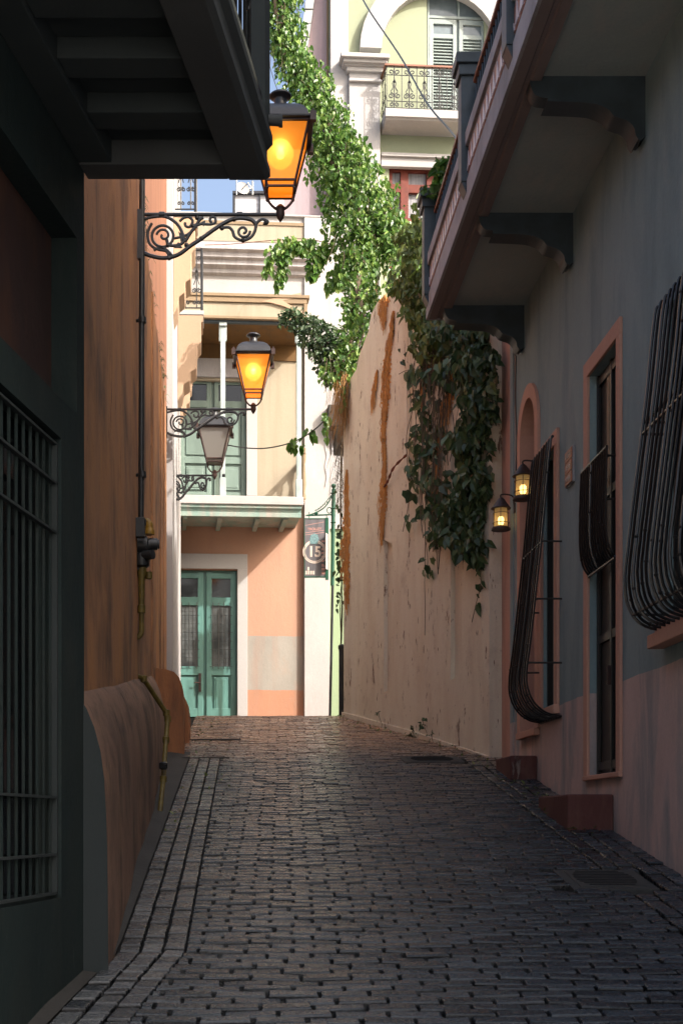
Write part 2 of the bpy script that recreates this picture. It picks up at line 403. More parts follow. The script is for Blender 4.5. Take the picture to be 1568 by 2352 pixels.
def gshift(Y): return -.17 * max(0, 5.8 - Y)
rb = random.Random(3)
def block(mb, x0, x1, y0, y1, hh, inset, skew=0.0):
    """one worn paving block: skirts, rounded shoulder, slightly tilted top"""
    tx, ty = rb.uniform(-.04, .04), rb.uniform(-.05, .03); h = hh + rb.uniform(-.005, .005)
    cx, cy = (x0 + x1) / 2, (y0 + y1) / 2; tone = min(1, max(.3, rb.gauss(.6, .2)))
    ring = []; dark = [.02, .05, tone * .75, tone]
    for zi, ins in ((-.03, 0), (h - .009, 0), (h - .0015, inset * .45), (h, inset)):
        for x, y in ((x0 + ins, y0 + ins), (x1 - ins, y0 + ins), (x1 - ins, y1 - ins), (x0 + ins, y1 - ins)):
            jx, jy = (rb.uniform(-.0015, .0015), rb.uniform(-.0015, .0015))
            X = x + jx + skew * (y - cy); 
            ring.append(Vector((X, y + jy, zg(y) + zi + (tx * (x - cx) + ty * (y - cy)))))
    fs = []
    for k in range(3):
        for i in range(4): fs.append((k * 4 + i, k * 4 + (i + 1) % 4, k * 4 + 4 + (i + 1) % 4, k * 4 + 4 + i))
    fs.append((12, 13, 14, 15)); mb.add(ring, fs)
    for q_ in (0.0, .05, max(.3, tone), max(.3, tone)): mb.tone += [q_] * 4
def pave():
    mb = MB(); mb.tone = []
    y = 3.2; i = 0
    while y < 17.7:
        dy = rb.uniform(.066, .084); bw = .204
        off = (i % 2) * bw * .5 + rb.uniform(-.012, .012) + .002 * i
        x = (-.285 + gshift(y) if y < 12.55 else -.70) - (bw - off % bw) 
        xr = 2.02 if y < 12.4 else 2.4
        xl = -.285 + gshift(y)
        if y > 12.55: xl = -.70
        while x < xr:
            wj = rb.uniform(-.008, .008); x1 = x + bw + wj - rb.uniform(.010, .017)
            a, b = max(x, xl), min(x1, xr)
            wob = .006 * math.sin(x * 3 + y * 2)
            if b - a > .03:
                if not (1.72 < (a + b) / 2 < 2.22 and 6.95 < y < 7.5) and not (1.42 < (a + b) / 2 < 2.02 and 12.15 < y < 12.62):
                    block(mb, a, b, y + wob, y + dy - rb.uniform(.012, .020) + wob, .0, .005)
            x += bw + wj
        y += dy; i += 1
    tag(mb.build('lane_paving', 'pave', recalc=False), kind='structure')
    for name, x0, n, y1, sh in (('left_gutter_paving', -.585, 3, 12.5, 1), ('right_gutter_paving', 2.03, 4, 12.5, 0)):
        mb = MB(); mb.tone = []
        for c in range(n):
            y = 3.2
            while y < y1:
                dy = rb.uniform(.07, .17) if sh else rb.uniform(.10, .2)
                xx = x0 + c * .1 + (gshift(y + dy / 2) if sh else 0)
                if sh or not (xx < 2.2 and 6.9 < y + dy / 2 < 7.52) :
                    block(mb, xx + .003, xx + .1 - .009, y, y + dy - .020, .004, .006, .17 if (sh and y < 5.8) else 0)
                y += dy
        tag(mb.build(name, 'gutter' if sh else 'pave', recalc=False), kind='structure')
    mb = MB()     # the cement fillet between gutter and wall, and the drain slot across the gutter
    ys = [3 + .25 * i for i in range(41)]
    for y in ys:
        for x, dz in ((-.75 + gshift(y) - .02 * max(0, y - 5), .05), (-.66 + gshift(y), .012 + .008 * math.sin(y * 9)), (-.592 + gshift(y), -.004)):
            mb.v.append(Vector((x, y, zg(y) + dz)))
    mb.f = [(3 * i + k, 3 * i + k + 1, 3 * i + 4 + k, 3 * i + 3 + k) for i in range(len(ys) - 1) for k in range(2)]
    tag(mb.build('cement_fillet', 'concrete', recalc=False, smooth='all'), kind='structure')
    mb = MB(); f0 = Fr((0, 0), (1, 0), (0, 1))
    mb.box(f0, -.72, -.2, 12.50, 12.53, zg(12.5) - .02, zg(12.5) + .012)
    mb.box(f0, -.70, -.1, 14.0, 14.06, zg(14.) - .02, zg(14.03) + .012)
    tag(mb.build('drain_kerb', 'concrete', bevel=.004), kind='structure')
    mb = MB()
    for x0, x1, y in ((-.23, -.12, 12.6),):
        mb.box(f0, x0, x1, y, y + .09, zg(y) - .02, zg(y) + .03)
pave()

def cover(name, x0, x1, y0, y1, label):
    t = thing(name, ((x0 + x1) / 2, (y0 + y1) / 2, zg((y0 + y1) / 2)), label, 'utility cover')
    def slab(a, b, c, d, h0, h1):
        mb = MB(); vs = [Vector((x, y, zg(y) + h)) for h in (h0, h1) for x, y in ((a, c), (b, c), (b, d), (a, d))]
        return mb.add(vs, [(3, 2, 1, 0), (4, 5, 6, 7), (0, 1, 5, 4), (1, 2, 6, 5), (2, 3, 7, 6), (3, 0, 4, 7)])
    slab(x0, x1, y0, y1, -.03, .004).build('frame', 'cover_metal', t, bevel=.003)
    slab(x0 + .05, x1 - .05, y0 + .05, y1 - .05, -.01, .009).build('lid', 'cover_metal', t, bevel=.003)
    mb = MB(); cx, cy = (x0 + x1) / 2, (y0 + y1) / 2
    for k in range(9):
        y = y0 + .08 + k * (y1 - y0 - .16) / 8
        w_ = (x1 - x0) * .36 * math.sqrt(max(.05, 1 - ((y - cy) / (y1 - y0) * 2) ** 2))
        vs = [Vector((x, yy, zg(yy) + h)) for h in (.007, .0125) for x, yy in ((cx - w_, y), (cx + w_, y), (cx + w_, y + .012), (cx - w_, y + .012))]
        mb.add(vs, [(3, 2, 1, 0), (4, 5, 6, 7), (0, 1, 5, 4), (1, 2, 6, 5), (2, 3, 7, 6), (3, 0, 4, 7)])
    mb.build('tread_ribs', 'mortar', t)
cover('utility_cover', 1.73, 2.19, 6.99, 7.48, 'flat grey utility cover set in the paving before the big bulging window grille')
cover('utility_cover', 1.44, 2.00, 12.18, 12.60, 'small flat utility cover in the paving at the foot of the cream wall')
M['curtain_dim'] = simple('dim_curtain', L(.10, .11, .11), .3, col2=L(.02, .024, .024), scale=3, bump=0)
M['globe'] = emit('frosted_globe', (.80, .84, .36, 1), .50)
M['globe_glass'] = glassmat('frosted_globe_glass', (.85, .86, .5, 1), .45, .3, .45, (.72, .80, .25, 1))
# ---------------------------------------------------------------- right: grey house
RW = Fr((2.43, 0), (0, 1), (-1, 0))
def arch(uc, r, zs, z0, n=14):
    return [(uc + r, z0)] + [(uc + r * math.cos(math.pi * i / n), zs + r * math.sin(math.pi * i / n)) for i in range(n + 1)] + [(uc - r, z0)]
def band(inner, outer, fr, d0, d1):
    """a moulding between two open outlines of equal length"""
    mb = MB(); n = len(inner)
    for i in range(n - 1):
        q = [inner[i], inner[i + 1], outer[i + 1], outer[i]]
        mb.poly(fr, q, d0, d1)
    return mb
def grille(fr, parent, u0, u1, n, prof, rails, r=.009, name='grille'):
    mb = MB()
    pr = smoothpath([Vector((d, 0, z)) for d, z in prof], 5)
    for i in range(n):
        u = u0 + (u1 - u0) * i / (n - 1)
        j = .004
        mb.tube([fr.P(u + random.uniform(-j, j), p.x, p.z) for p in pr], r, 6)
    def dz(z):
        best = min(pr, key=lambda p: abs(p.z - z) + (0 if p.x > .01 else .3)); return best.x
    for z in rails:
        d = dz(z)
        mb.tube([fr.P(u0, d - .012, z), fr.P(u1, d - .012, z)], r * 1.2, 6)
        for u in (u0, u1): mb.tube([fr.P(u, 0, z), fr.P(u, d, z)], r * .9, 6)
    mb.tube([fr.P(u0, prof[0][0] + .0, prof[0][1]), fr.P(u1, prof[0][0], prof[0][1])], r * 1.2, 6)
    mb.tube([fr.P(u0, prof[-1][0] + .012, prof[-1][1]), fr.P(u1, prof[-1][0] + .012, prof[-1][1])], r * 1.2, 6)
    # blobs of old welds and flaking paint on the bars
    for k in range(n * 2):
        p = random.choice(pr[3:-3]); u = random.choice([u0 + (u1 - u0) * i / (n - 1) for i in range(n)])
        mb.lathe(fr.P(u, p.x, p.z), [(.002, -.014), (r * 1.35, -.004), (r * 1.3, .006), (.002, .014)], 6)
    return mb.build(name, 'iron', parent, smooth=True)

house = thing('grey_house', (2.43, 8, zg(8)), 'dark grey house with pink base, bulging window grilles and long overhead balcony', 'house')
AC, AR, AZ = 11.375, .30, 3.39
holes = [rect(8.62, 9.36, .335, 3.2), rect(10.37, 10.84, .95, 3.0), rect(6.2, 7.6, 1.2, 3.0), arch(AC, AR, AZ, .80)]
wall(RW, rect(.5, 12.0, -2.0, 8.3), holes, 0, 12, .30).build('wall', 'grey_pink', house)
# door
fm = MB(); fm.box(RW, 8.53, 8.62, 0, .022, .335, 3.2); fm.box(RW, 9.36, 9.46, 0, .022, .335, 3.2); fm.box(RW, 8.53, 9.46, 0, .022, 3.2, 3.31)
dr = MB().box(RW, 8.62, 9.36, -.12, -.07, .335, 3.2).build('door', 'wood_dark', house)
fm.build('frame', 'pink_trim', dr, bevel=.004)
m = MB()
for u in (8.64, 8.985, 9.33): m.box(RW, u - .018, u + .018, -.07, -.045, .34, 3.19)
for z in (.4, 1.3, 2.3, 3.14): m.box(RW, 8.66, 9.31, -.07, -.05, z - .03, z + .03)
m.build('stile', 'wood_dark', dr, bevel=.003)
m = MB(); m.box(RW, 9.04, 9.10, -.07, -.052, 2.33, 3.1); m.box(RW, 8.80, 8.83, -.07, -.05, .45, 2.2); m.build('edge_strip', 'brown_wood', dr)
m = MB(); m.box(RW, 8.97, 9.0, -.045, -.02, .95, 1.08); m.build('lock', 'rust_iron', dr)
grille(RW, dr, 8.67, 9.34, 13, [(.065, 2.50), (.07, 2.4), (.075, 2.2), (.075, 1.98), (.06, 1.86), (.03, 1.79), (0, 1.76)], [2.44, 2.15], .0082, 'grille')
MB().box(RW, 8.53, 9.46, 0, .03, .30, .335).build('sill', 'pink_trim', dr, bevel=.006)
# narrow window
wn = MB().box(RW, 10.37, 10.84, -.10, -.07, .95, 3.0).build('window', 'dark_glass', house)
m = MB(); m.box(RW, 10.27, 10.37, 0, .025, .93, 3.11); m.box(RW, 10.84, 10.93, 0, .025, .93, 3.0); m.box(RW, 10.37, 10.93, 0, .025, 3.0, 3.11)
m.box(RW, 10.27, 10.93, 0, .05, .86, .93); m.build('frame', 'pink_trim', wn, bevel=.004)
m = MB()
for u in (10.37, 10.59, 10.81): m.box(RW, u, u + .03, -.07, -.03, .95, 3.0)
m.build('shutter', 'wood_dark', wn)
grille(RW, wn, 10.20, 10.89, 9, [(.07, 3.02), (.09, 2.95), (.15, 2.3), (.235, 1.5), (.275, 1.18), (.26, 1.03), (.20, .92), (.11, .855), (0, .83)], [2.2, 1.75, 1.25], .0085)
# large window near the viewer
wn = MB().box(RW, 6.2, 7.6, -.10, -.07, 1.2, 3.0).build('window', 'dark_glass', house)
m = MB(); m.box(RW, 6.2, 7.7, 0, .05, 1.10, 1.19); m.box(RW, 6.3, 7.68, .0, .10, 1.02, 1.10); m.build('sill', 'pink_trim', wn, bevel=.006)
m = MB(); m.box(RW, 7.56, 7.6, -.07, -.03, 1.2, 3.0); m.box(RW, 6.9, 6.95, -.07, -.03, 1.2, 3.0); m.box(RW, 6.2, 6.24, -.07, -.03, 1.2, 3.0); m.build('frame', 'wood_dark', wn)
grille(RW, wn, 6.35, 7.66, 17, [(.03, 3.02), (.06, 2.98), (.11, 2.5), (.19, 1.85), (.225, 1.55), (.235, 1.40), (.215, 1.27), (.16, 1.18), (.08, 1.14), (0, 1.13)], [2.35, 2.28, 1.22], .0092)
# arched doorway
dr = MB().box(RW, AC - AR - .02, AC + AR + .02, -.298, -.25, .8, 3.75).build('arched_door', 'wood_dark', house)
band(arch(AC, AR, AZ, .80), arch(AC, AR + .12, AZ, .80), RW, 0, .025).build('frame', 'pink_trim', dr)
m = MB()
ai = arch(AC, AR, AZ, .80); ao = arch(AC, AR - .006, AZ, .80)
n = len(ai)
c = [RW.P(u, .0245, z) for u, z in ao] + [RW.P(u, -.249, z) for u, z in ao]
m.add(c, [(i, i + 1, n + i + 1, n + i) for i in range(n - 1)]); m.build('reveal', 'pink_trim', dr)
MB().box(RW, AC - AR - .1, AC + AR + .05, 0, .05, .74, .80).build('sill', 'pink_trim', dr, bevel=.005)
# overhead balcony
ZS = 4.6
bal = MB().box(RW, 2.5, 11.85, 0, .81, ZS, 4.78).build('balcony', 'soffit', house)
m = MB(); m.sect(RW, [(.64, ZS), (.64, ZS - .03), (.70, ZS - .03), (.71, ZS - .018), (.735, ZS - .018), (.745, ZS - .03), (.812, ZS - .03), (.812, ZS)], 2.5, 11.85); m.build('soffit_edge', 'soffit_edge', bal)
m = MB(); m.box(RW, 2.5, 11.87, .812, .835, ZS - .03, ZS + .15); m.box(RW, 2.5, 11.86, .70, .822, ZS + .15, 5.0)
m.box(RW, 2.5, 11.87, .69, .845, 5.0, 5.10); m.box(RW, 11.86, 11.875, .0, .81, ZS - .03, 5.0)
m.build('fascia', 'fascia', bal)
m = MB(); m.box(RW, 2.5, 11.8, .822, .826, 4.80, 4.96); m.build('tile_band', 'tile_red', bal)
m = MB(); u = 4.8
while u < 11.75:
    m.poly(RW, [(u, 4.815), (u + .10, 4.815), (u + .05, 4.945)], .824, .832); u += .125
m.build('tile_triangles', 'tile_white', bal)
for uy in (11.78, 9.72, 8.02, 6.4, 4.9):
    p = MB(); p.box(RW, uy - .075, uy + .075, .70, .875, 4.74, 5.58); p.box(RW, uy - .095, uy + .095, .68, .895, 5.52, 5.60); p.box(RW, uy - .115, uy + .115, .665, .915, 5.60, 5.68)
    p.sect(RW, [(.835, 4.74), (.872, 4.74), (.835, 4.66)], uy - .07, uy + .07)
    p.build('pier', 'bluegrey', bal, bevel=.006)
m = MB()
for a, b in ((9.84, 11.65), (8.14, 9.6), (6.5, 7.9)):
    k = int((b - a) / .085)
    for i in range(k + 1):
        u = a + (b - a) * i / k; m.tube([RW.P(u, .77, 5.1), RW.P(u, .77, 5.44)], .009, 5)
    m.tube([RW.P(a, .77, 5.15), RW.P(b, .77, 5.15)], .009, 5)
rl = m.build('railing', 'iron', bal)
m = MB()
for a, b in ((9.84, 11.65), (8.14, 9.6), (6.5, 7.9)): m.box(RW, a, b, .745, .795, 5.44, 5.47)
m.build('handrail', 'rail_brown', rl, bevel=.004)
for uy in (11.66, 9.90, 8.10, 6.3, 4.5):
    pf = [(0, ZS - .001), (.70, ZS - .001), (.71, ZS - .03), (.705, ZS - .06), (.69, ZS - .10), (.66, ZS - .125), (.60, ZS - .135), (.60, ZS - .155), (.36, ZS - .165), (.28, ZS - .18), (.22, ZS - .21), (.19, ZS - .245), (.15, ZS - .26), (.10, ZS - .28), (.065, ZS - .32), (.055, ZS - .365), (.03, ZS - .40), (0, ZS - .37)]
    pf = [pf[0], pf[1]] + [(v.x, v.y) for v in smoothpath([Vector((d, z, 0)) for d, z in pf[2:7]], 3)] + [(v.x, v.y) for v in smoothpath([Vector((d, z, 0)) for d, z in pf[7:17]], 3)] + [pf[17]]
    MB().sect(RW, pf, uy - .06, uy + .06).build('corbel', 'bluegrey', bal, smooth=True)
    m = MB(); q1 = pf[15:42]; pr2 = [(d + .012, z - .012) for d, z in q1]
    m.sect(RW, q1 + pr2[::-1], uy - .085, uy + .085)
    m.build('corbel_trim', 'bluegrey', bal, smooth=True)

# pink house beyond it
ph = thing('pink_house', (2.4, 12.6, zg(12.6)), 'salmon pink house wall between the grey house and the cream wall', 'house')
m = MB(); m.box(RW, 12.0, 13.3, -3, .0, -.4, 5.9); m.build('wall', 'pink_wall', ph)
m = MB(); m.box(RW, 12.02, 12.16, 0, .015, -.4, 5.8); m.build('corner_strip', 'grey_pink', ph)
m = MB(); m.box(RW, 12.72, 13.2, 0, .14, -.4, 5.8); m.build('pilaster', 'pink_wall', ph, bevel=.01)
tag(MB().tube(smoothpath([RW.P(12.70, .01, 4.7), RW.P(12.69, .015, 3.4), RW.P(12.70, .012, 2.4), RW.P(12.69, .014, 1.6), RW.P(12.71, .02, 1.0), RW.P(12.68, .02, .75), RW.P(12.7, .02, .62)], 6), .010, 6).build('cable', 'pipe', smooth=True),
    'black cable running down the pink house wall beside the cream wall', 'cable')
tag(MB().tube(smoothpath([RW.P(11.86, .01, 4.6), RW.P(11.88, .02, 3.9), RW.P(11.85, .015, 3.5), RW.P(11.86, .02, 3.15), RW.P(11.83, .03, 3.0), RW.P(11.6, .05, 2.98)], 6), .006, 6).build('cable', 'pipe', smooth=True),
    'thin cable looping beside the arched doorway under the balcony corbel', 'cable')

def step(x0, x1, y0, y1, zt, label):
    f0 = Fr((0, 0), (1, 0), (0, 1))
    mb = MB(); mb.box(f0, x0, x1, y0, y1, zg(y0) - .2, zt); 
    o = mb.build('door_step', 'step_red', bevel=.012); tag(o, label, 'step', 'red concrete doorsteps')
step(2.12, 2.427, 8.73, 9.62, .19, 'larger dark red concrete step below the tall half-grilled door')
step(2.20, 2.427, 11.06, 11.72, .568, 'smaller dark red concrete step under the arched doorway')

# name plaque
pq = thing('street_plaque', (2.42, 9.9, 2.7), 'small terracotta tile street-name plaque on the grey wall', 'plaque')
MB().box(RW, 9.782, 10.008, 0, .018, 2.56, 2.835).build('frame', 'white_mould', pq, bevel=.003)
m = MB()
for k in range(3):
    m.box(RW, 9.79, 10.0, .02, .026, 2.567 + k * .088, 2.567 + k * .088 + .080)
m.build('tile', 'tread', pq)
def text(body, size, M4, mat, parent, name='lettering', depth=.002, bold=0.0, sx=1.0):
    cu = bpy.data.curves.new('t', 'FONT'); cu.body = body; cu.size = size; cu.align_x = 'CENTER'; cu.align_y = 'CENTER'
    cu.extrude = depth; cu.offset = bold
    o = bpy.data.objects.new('t', cu); COL.objects.link(o); bpy.context.view_layer.update()
    me = bpy.data.meshes.new_from_object(o.evaluated_get(bpy.context.evaluated_depsgraph_get()))
    bpy.data.objects.remove(o); bpy.data.curves.remove(cu)
    base = Vector((0, 0, 0)); p = parent
    while p is not None: base += Vector(p.location); p = p.parent
    me.transform(Matrix.Translation(-base) @ M4 @ Matrix.Diagonal((sx, 1, 1, 1)))
    me.materials.clear(); me.materials.append(M[mat])
    q = bpy.data.objects.new(name, me); COL.objects.link(q); q.parent = parent; return q
def textM(org, xd, yd):
    xd = Vector(xd).normalized(); yd = Vector(yd).normalized(); zd = xd.cross(yd)
    m4 = Matrix((xd, yd, zd)).transposed().to_4x4(); m4.translation = org; return m4
for k, s_ in enumerate(('MONJAS', 'DE LAS', 'CALETA')):
    text(s_, .052, textM(RW.P(9.895, .028, 2.607 + k * .088), (0, -1, 0), (0, 0, 1)), 'sign_cream', pq, 'lettering', .001, .0, .8)

# two small wall lanterns
def small_lantern(P, uarm, label):
    t = thing('wall_lantern', P, label, 'lantern', 'small lit lanterns by the arched doorway')
    c = Vector(P)
    m = MB(); m.lathe(c, [(.012, .30), (.03, .285), (.085, .205), (.092, .20), (.088, .195)], 20); m.build('cap', 'rust_iron', t, smooth=True)
    m = MB(); m.lathe(c, [(.074, .0), (.088, .0), (.086, .018), (.074, .028), (.0, .028)], 20)
    for k in range(6):
        a = 2 * math.pi * k / 6 + .3; x, y = math.cos(a) * .075, math.sin(a) * .075
        m.tube([c + Vector((x, y, .02)), c + Vector((x * .9, y * .9, .2))], .0035, 5)
    for z, r in ((.065, .0745), (.155, .070)):
        m.tube([c + Vector((r * math.cos(2 * math.pi * i / 20), r * math.sin(2 * math.pi * i / 20), z)) for i in range(21)], .0035, 5)
    m.build('cage', 'rust_iron', t, smooth=True)
    m = MB(); m.lathe(c, [(.068, .026), (.063, .2)], 20, cap=False); m.build('glass', 'small_glass', t, smooth=True)
    m = MB(); m.lathe(c, [(.002, .05), (.022, .055), (.028, .075), (.028, .11), (.015, .125), (.002, .127)], 14); m.build('bulb', 'small_bulb', t, smooth=True)
    m = MB(); e = Vector((2.428, P[1] + uarm, P[2] + .22))
    m.tube(smoothpath([c + Vector((0, 0, .29)), c + Vector((0, 0, .325)), c + Vector((.05, uarm * .4, .33)), Vector((e.x - .02, e.y, c.z + .31)), Vector((e.x - .008, e.y, c.z + .24)), e + Vector((0, 0, -.02))], 5), .007, 8)
    m.box(RW, e.y - .02, e.y + .02, 0, .012, c.z + .16, c.z + .25)
    m.build('arm', 'rust_iron', t, smooth=True)
small_lantern((2.30, 12.0, (VY - 1218) * 12 / F_), .0, 'lower and farther of two small lit caged lanterns, hanging before the pink pilaster')
small_lantern((2.29, 10.98, (VY - 1148) * 10.98 / F_), .0, 'nearer small lit caged lantern hanging beside the narrow bulging window grille')

# ---------------------------------------------------------------- cream wall
cu = Vector((1.19 - 2.30, 16.7 - 12.6)).normalized()
CW = Fr((2.30, 12.6), (cu.x, cu.y), (-cu.y, cu.x))
cp = lambda px, py, d=0: CW.uv(px, py, d)
cw = thing('cream_wall', (1.8, 14.6, zg(14.6)), 'tall peeling cream wall draped in vines on the right side of the lane', 'wall')
outer = [cp(1123, 1800), cp(1123, 380), cp(1040, 540), cp(960, 640), cp(905, 672), cp(884, 688), cp(866, 694), cp(852, 722), cp(846, 760), cp(826, 812), cp(818, 848), cp(806, 868), cp(792, 900), cp(789, 1000), cp(789, 1700)]
hl = [[cp(1034, 1563), cp(1060, 1548), cp(1060, 1000), cp(1034, 990)], [cp(881, 1590), cp(901, 1585), cp(901, 1250), cp(881, 1240)]]
wall(CW, outer, hl, 0, .8, .05).build('wall', 'cream', cw)
MB().poly(CW, [cp(789.5, 1650), cp(1123, 1748), cp(1123, 1737), cp(950, 1680), cp(789.5, 1636)], 0, .03).build('base_render', 'cream', cw)
def peel(path, seed):
    r_ = random.Random(seed); lf, rt = [], []
    pts = smoothpath([Vector((x, y, w_)) for x, y, w_ in path], 16)
    for p in pts:
        lf.append(cp(p.x - max(1, p.z * .38 * r_.uniform(.3, 1.5)), p.y)); rt.append(cp(p.x + max(1, p.z * .38 * r_.uniform(.55, 1.35)), p.y))
    mb = MB()
    for i in range(len(pts) - 1):
        a = .012 + .010 * math.sin(i * 1.7); 
        vs = [CW.P(lf[i][0], .003, lf[i][1]), CW.P((lf[i][0] + rt[i][0]) / 2, .014, lf[i][1]), CW.P(rt[i][0], .003, rt[i][1]),
              CW.P(lf[i + 1][0], .003, lf[i + 1][1]), CW.P((lf[i + 1][0] + rt[i + 1][0]) / 2, .014 + a * .4, lf[i + 1][1]), CW.P(rt[i + 1][0], .003, rt[i + 1][1])]
        mb.add(vs, [(0, 1, 4, 3), (1, 2, 5, 4)])
    for i in range(len(pts) * 3):      # fibres of old root and render hanging off the scar
        k = r_.randrange(len(pts) - 3); t = r_.random()
        u = lf[k][0] * t + rt[k][0] * (1 - t); z = lf[k][1]
        ln = r_.uniform(.05, .22)
        mb.tube([CW.P(u, .016, z), CW.P(u + r_.uniform(-.02, .02), .03, z - ln * .5), CW.P(u + r_.uniform(-.03, .03), .02, z - ln)], r_.uniform(.002, .005), 4)
    mb.build('exposed_render', 'orange_plaster', cw)
peel([(905, 715, 5), (901, 760, 10), (892, 810, 18), (888, 870, 24), (885, 930, 24), (882, 985, 12), (886, 1040, 6), (884, 1095, 12), (882, 1140, 20), (880, 1190, 12), (879, 1240, 5)], 1)
peel([(798, 1080, 4), (797, 1180, 16), (795, 1260, 22), (796, 1330, 18), (800, 1388, 6)], 2)
peel([(1042, 830, 10), (1036, 880, 26), (1026, 940, 26), (1014, 1000, 12), (1006, 1060, 18), (998, 1125, 10), (996, 1160, 4)], 3)
peel([(868, 850, 3), (862, 890, 8), (858, 915, 3)], 4)
peel([(885, 690, 26), (882, 715, 14), (886, 740, 6)], 5)
peel([(990, 830, 8), (975, 880, 14), (972, 905, 4)], 6)
tag(MB().tube(smoothpath([CW.P(*[cp(933, 1045, .05)[0], .05, cp(933, 1045, .05)[1]]), CW.P(cp(915, 1075)[0], .06, cp(915, 1075)[1]), CW.P(cp(900, 1105)[0], .05, cp(900, 1105)[1]), CW.P(cp(888, 1118)[0], .03, cp(888, 1118)[1])], 6), [.012 + .006 * math.sin(i * 2.1) for i in range(19)], 7).build('root', 'brown_root', smooth=True),
    'short reddish brown root slanting across the middle of the cream wall', 'root')
m = MB()
for dx in (0, 5): m.tube([CW.P(cp(940 + dx, 700)[0], .02, cp(940 + dx, 700)[1]), CW.P(cp(938 + dx, 1050)[0], .02, cp(938 + dx, 1050)[1])], .006, 6)
tag(m.build('conduit', 'cream'), 'pair of thin cream conduits running down the cream wall behind the vines', 'conduit')

# small downpipe and kerbstone at the far end of the cream wall
m = MB(); b = W(784, 1640, 17.3); b.z = ZP - .05
m.tube([b, b + Vector((0, 0, .95))], .035, 10); m.lathe(b + Vector((0, 0, .93)), [(.045, 0), (.045, .05), (.02, .07)], 10)
tag(m.build('downpipe', 'pipe', smooth=True), 'short dark downpipe at the far corner of the cream wall', 'pipe')
m = MB(); f0 = Fr((0, 0), (1, 0), (0, 1)); p = W(797, 1640, 16.9)
m.box(f0, p.x - .06, p.x + .07, 16.85, 17.0, ZP - .12, ZP + .06)
tag(m.build('kerbstone', 'concrete', bevel=.02), 'small broken kerbstone at the foot of the cream wall far corner', 'stone')

# ---------------------------------------------------------------- left: dark house with low balcony
DW = Fr((-.70, 5.5), (.175, 1), (1, 0))
uY = lambda y: y - 5.5
dk = thing('dark_house', (-.9, 4.8, zg(4.8)), 'dark teal house at the left edge with a barred opening and low concrete balcony', 'house')
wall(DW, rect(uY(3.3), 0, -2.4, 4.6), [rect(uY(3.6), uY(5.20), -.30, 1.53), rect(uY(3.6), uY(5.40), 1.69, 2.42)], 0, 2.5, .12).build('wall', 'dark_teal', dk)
MB().box(DW, uY(2.6), uY(5.40), -.118, -.105, 1.69, 2.42).build('niche_panel', 'niche_red', dk)
gt = MB().box(DW, uY(3.6), uY(5.2), -.117, -.10, -.3, 1.53).build('window', 'dark_glass', dk)
m = MB()
y = 3.65
while y < 5.18: m.tube([DW.P(uY(y), -.03, -.28), DW.P(uY(y), -.03, 1.5)], .007, 6); y += .075
m.build('bars', 'dark_teal', gt, smooth=True)
m = MB()
for z in (1.5, 1.345, 1.15, .10, -.127, -.28): m.box(DW, uY(3.6), uY(5.185), -.03, -.008, z - .005, z + .005)
m.box(DW, uY(5.17), uY(5.185), -.03, -.008, -.28, 1.5)
m.build('grille_frame', 'slate', gt)
bl = MB(); bl.box(DW, uY(3.4), .05, 0, .757, 2.84, 2.915)
bl.build('x', 'slate', dk); bl = COL.objects[-1] if False else [o for o in dk.children if o.name.startswith('x')][0]; bl.name = 'balcony'; bl.data.name = 'balcony'
m = MB(); m.box(DW, uY(3.4), .05, .60, .757, 2.73, 2.84); m.build('edge_beam', 'slate_light', bl, bevel=.006)
m = MB(); m.box(DW, -.08, .052, 0, .60, 2.735, 2.84); m.build('edge_beam', 'slate_light', bl, bevel=.006)
MB().box(DW, uY(3.4), -.08, 0, .14, 2.74, 2.84).build('wall_beam', 'slate', bl, bevel=.006)
for k in range(5):
    u = -.30 - k * .36
    MB().box(DW, u - .13, u, .14, .60, 2.76, 2.84).build('cross_beam', 'slate', bl, bevel=.005)
m = MB(); m.sect(DW, [(.757, 2.735), (.775, 2.75), (.775, 2.78), (.762, 2.80), (.762, 2.86), (.785, 2.885), (.785, 2.92), (.70, 2.92), (.757, 2.90)], uY(3.4), .055); m.build('edge_moulding', 'slate_light', bl)
m = MB(); m.box(DW, -.07, .05, .69, .775, 2.92, 4.3); m.build('pier', 'slate', bl, bevel=.006)
m = MB()
m.box(DW, uY(3.4), -.07, .70, .76, 2.92, 3.03)
for k in range(19):
    u = -.2 - k * .1
    m.tube([DW.P(u, .73, 3.03), DW.P(u, .73, 3.62)], .008, 5)
    if k % 2 == 0: m.tube(spiral(DW.P(u - .05, .73, 3.3), .045, .012, 0, 9, 16, DW.u.normalized()), .006, 4)
m.box(DW, uY(3.4), -.07, .71, .75, 3.62, 3.66)
m.build('railing', 'iron', bl)
m = MB(); p = DW.P(.0, .775, 0); p.z = (VY - 275) * 5.5 / F_
m.tube([p, p + Vector((.058, 0, -.004))], .022, 12); m.tube([p + Vector((.045, 0, -.004)), p + Vector((.06, 0, -.004))], .026, 12)
m.build('spout', 'slate_light', bl, smooth=True)

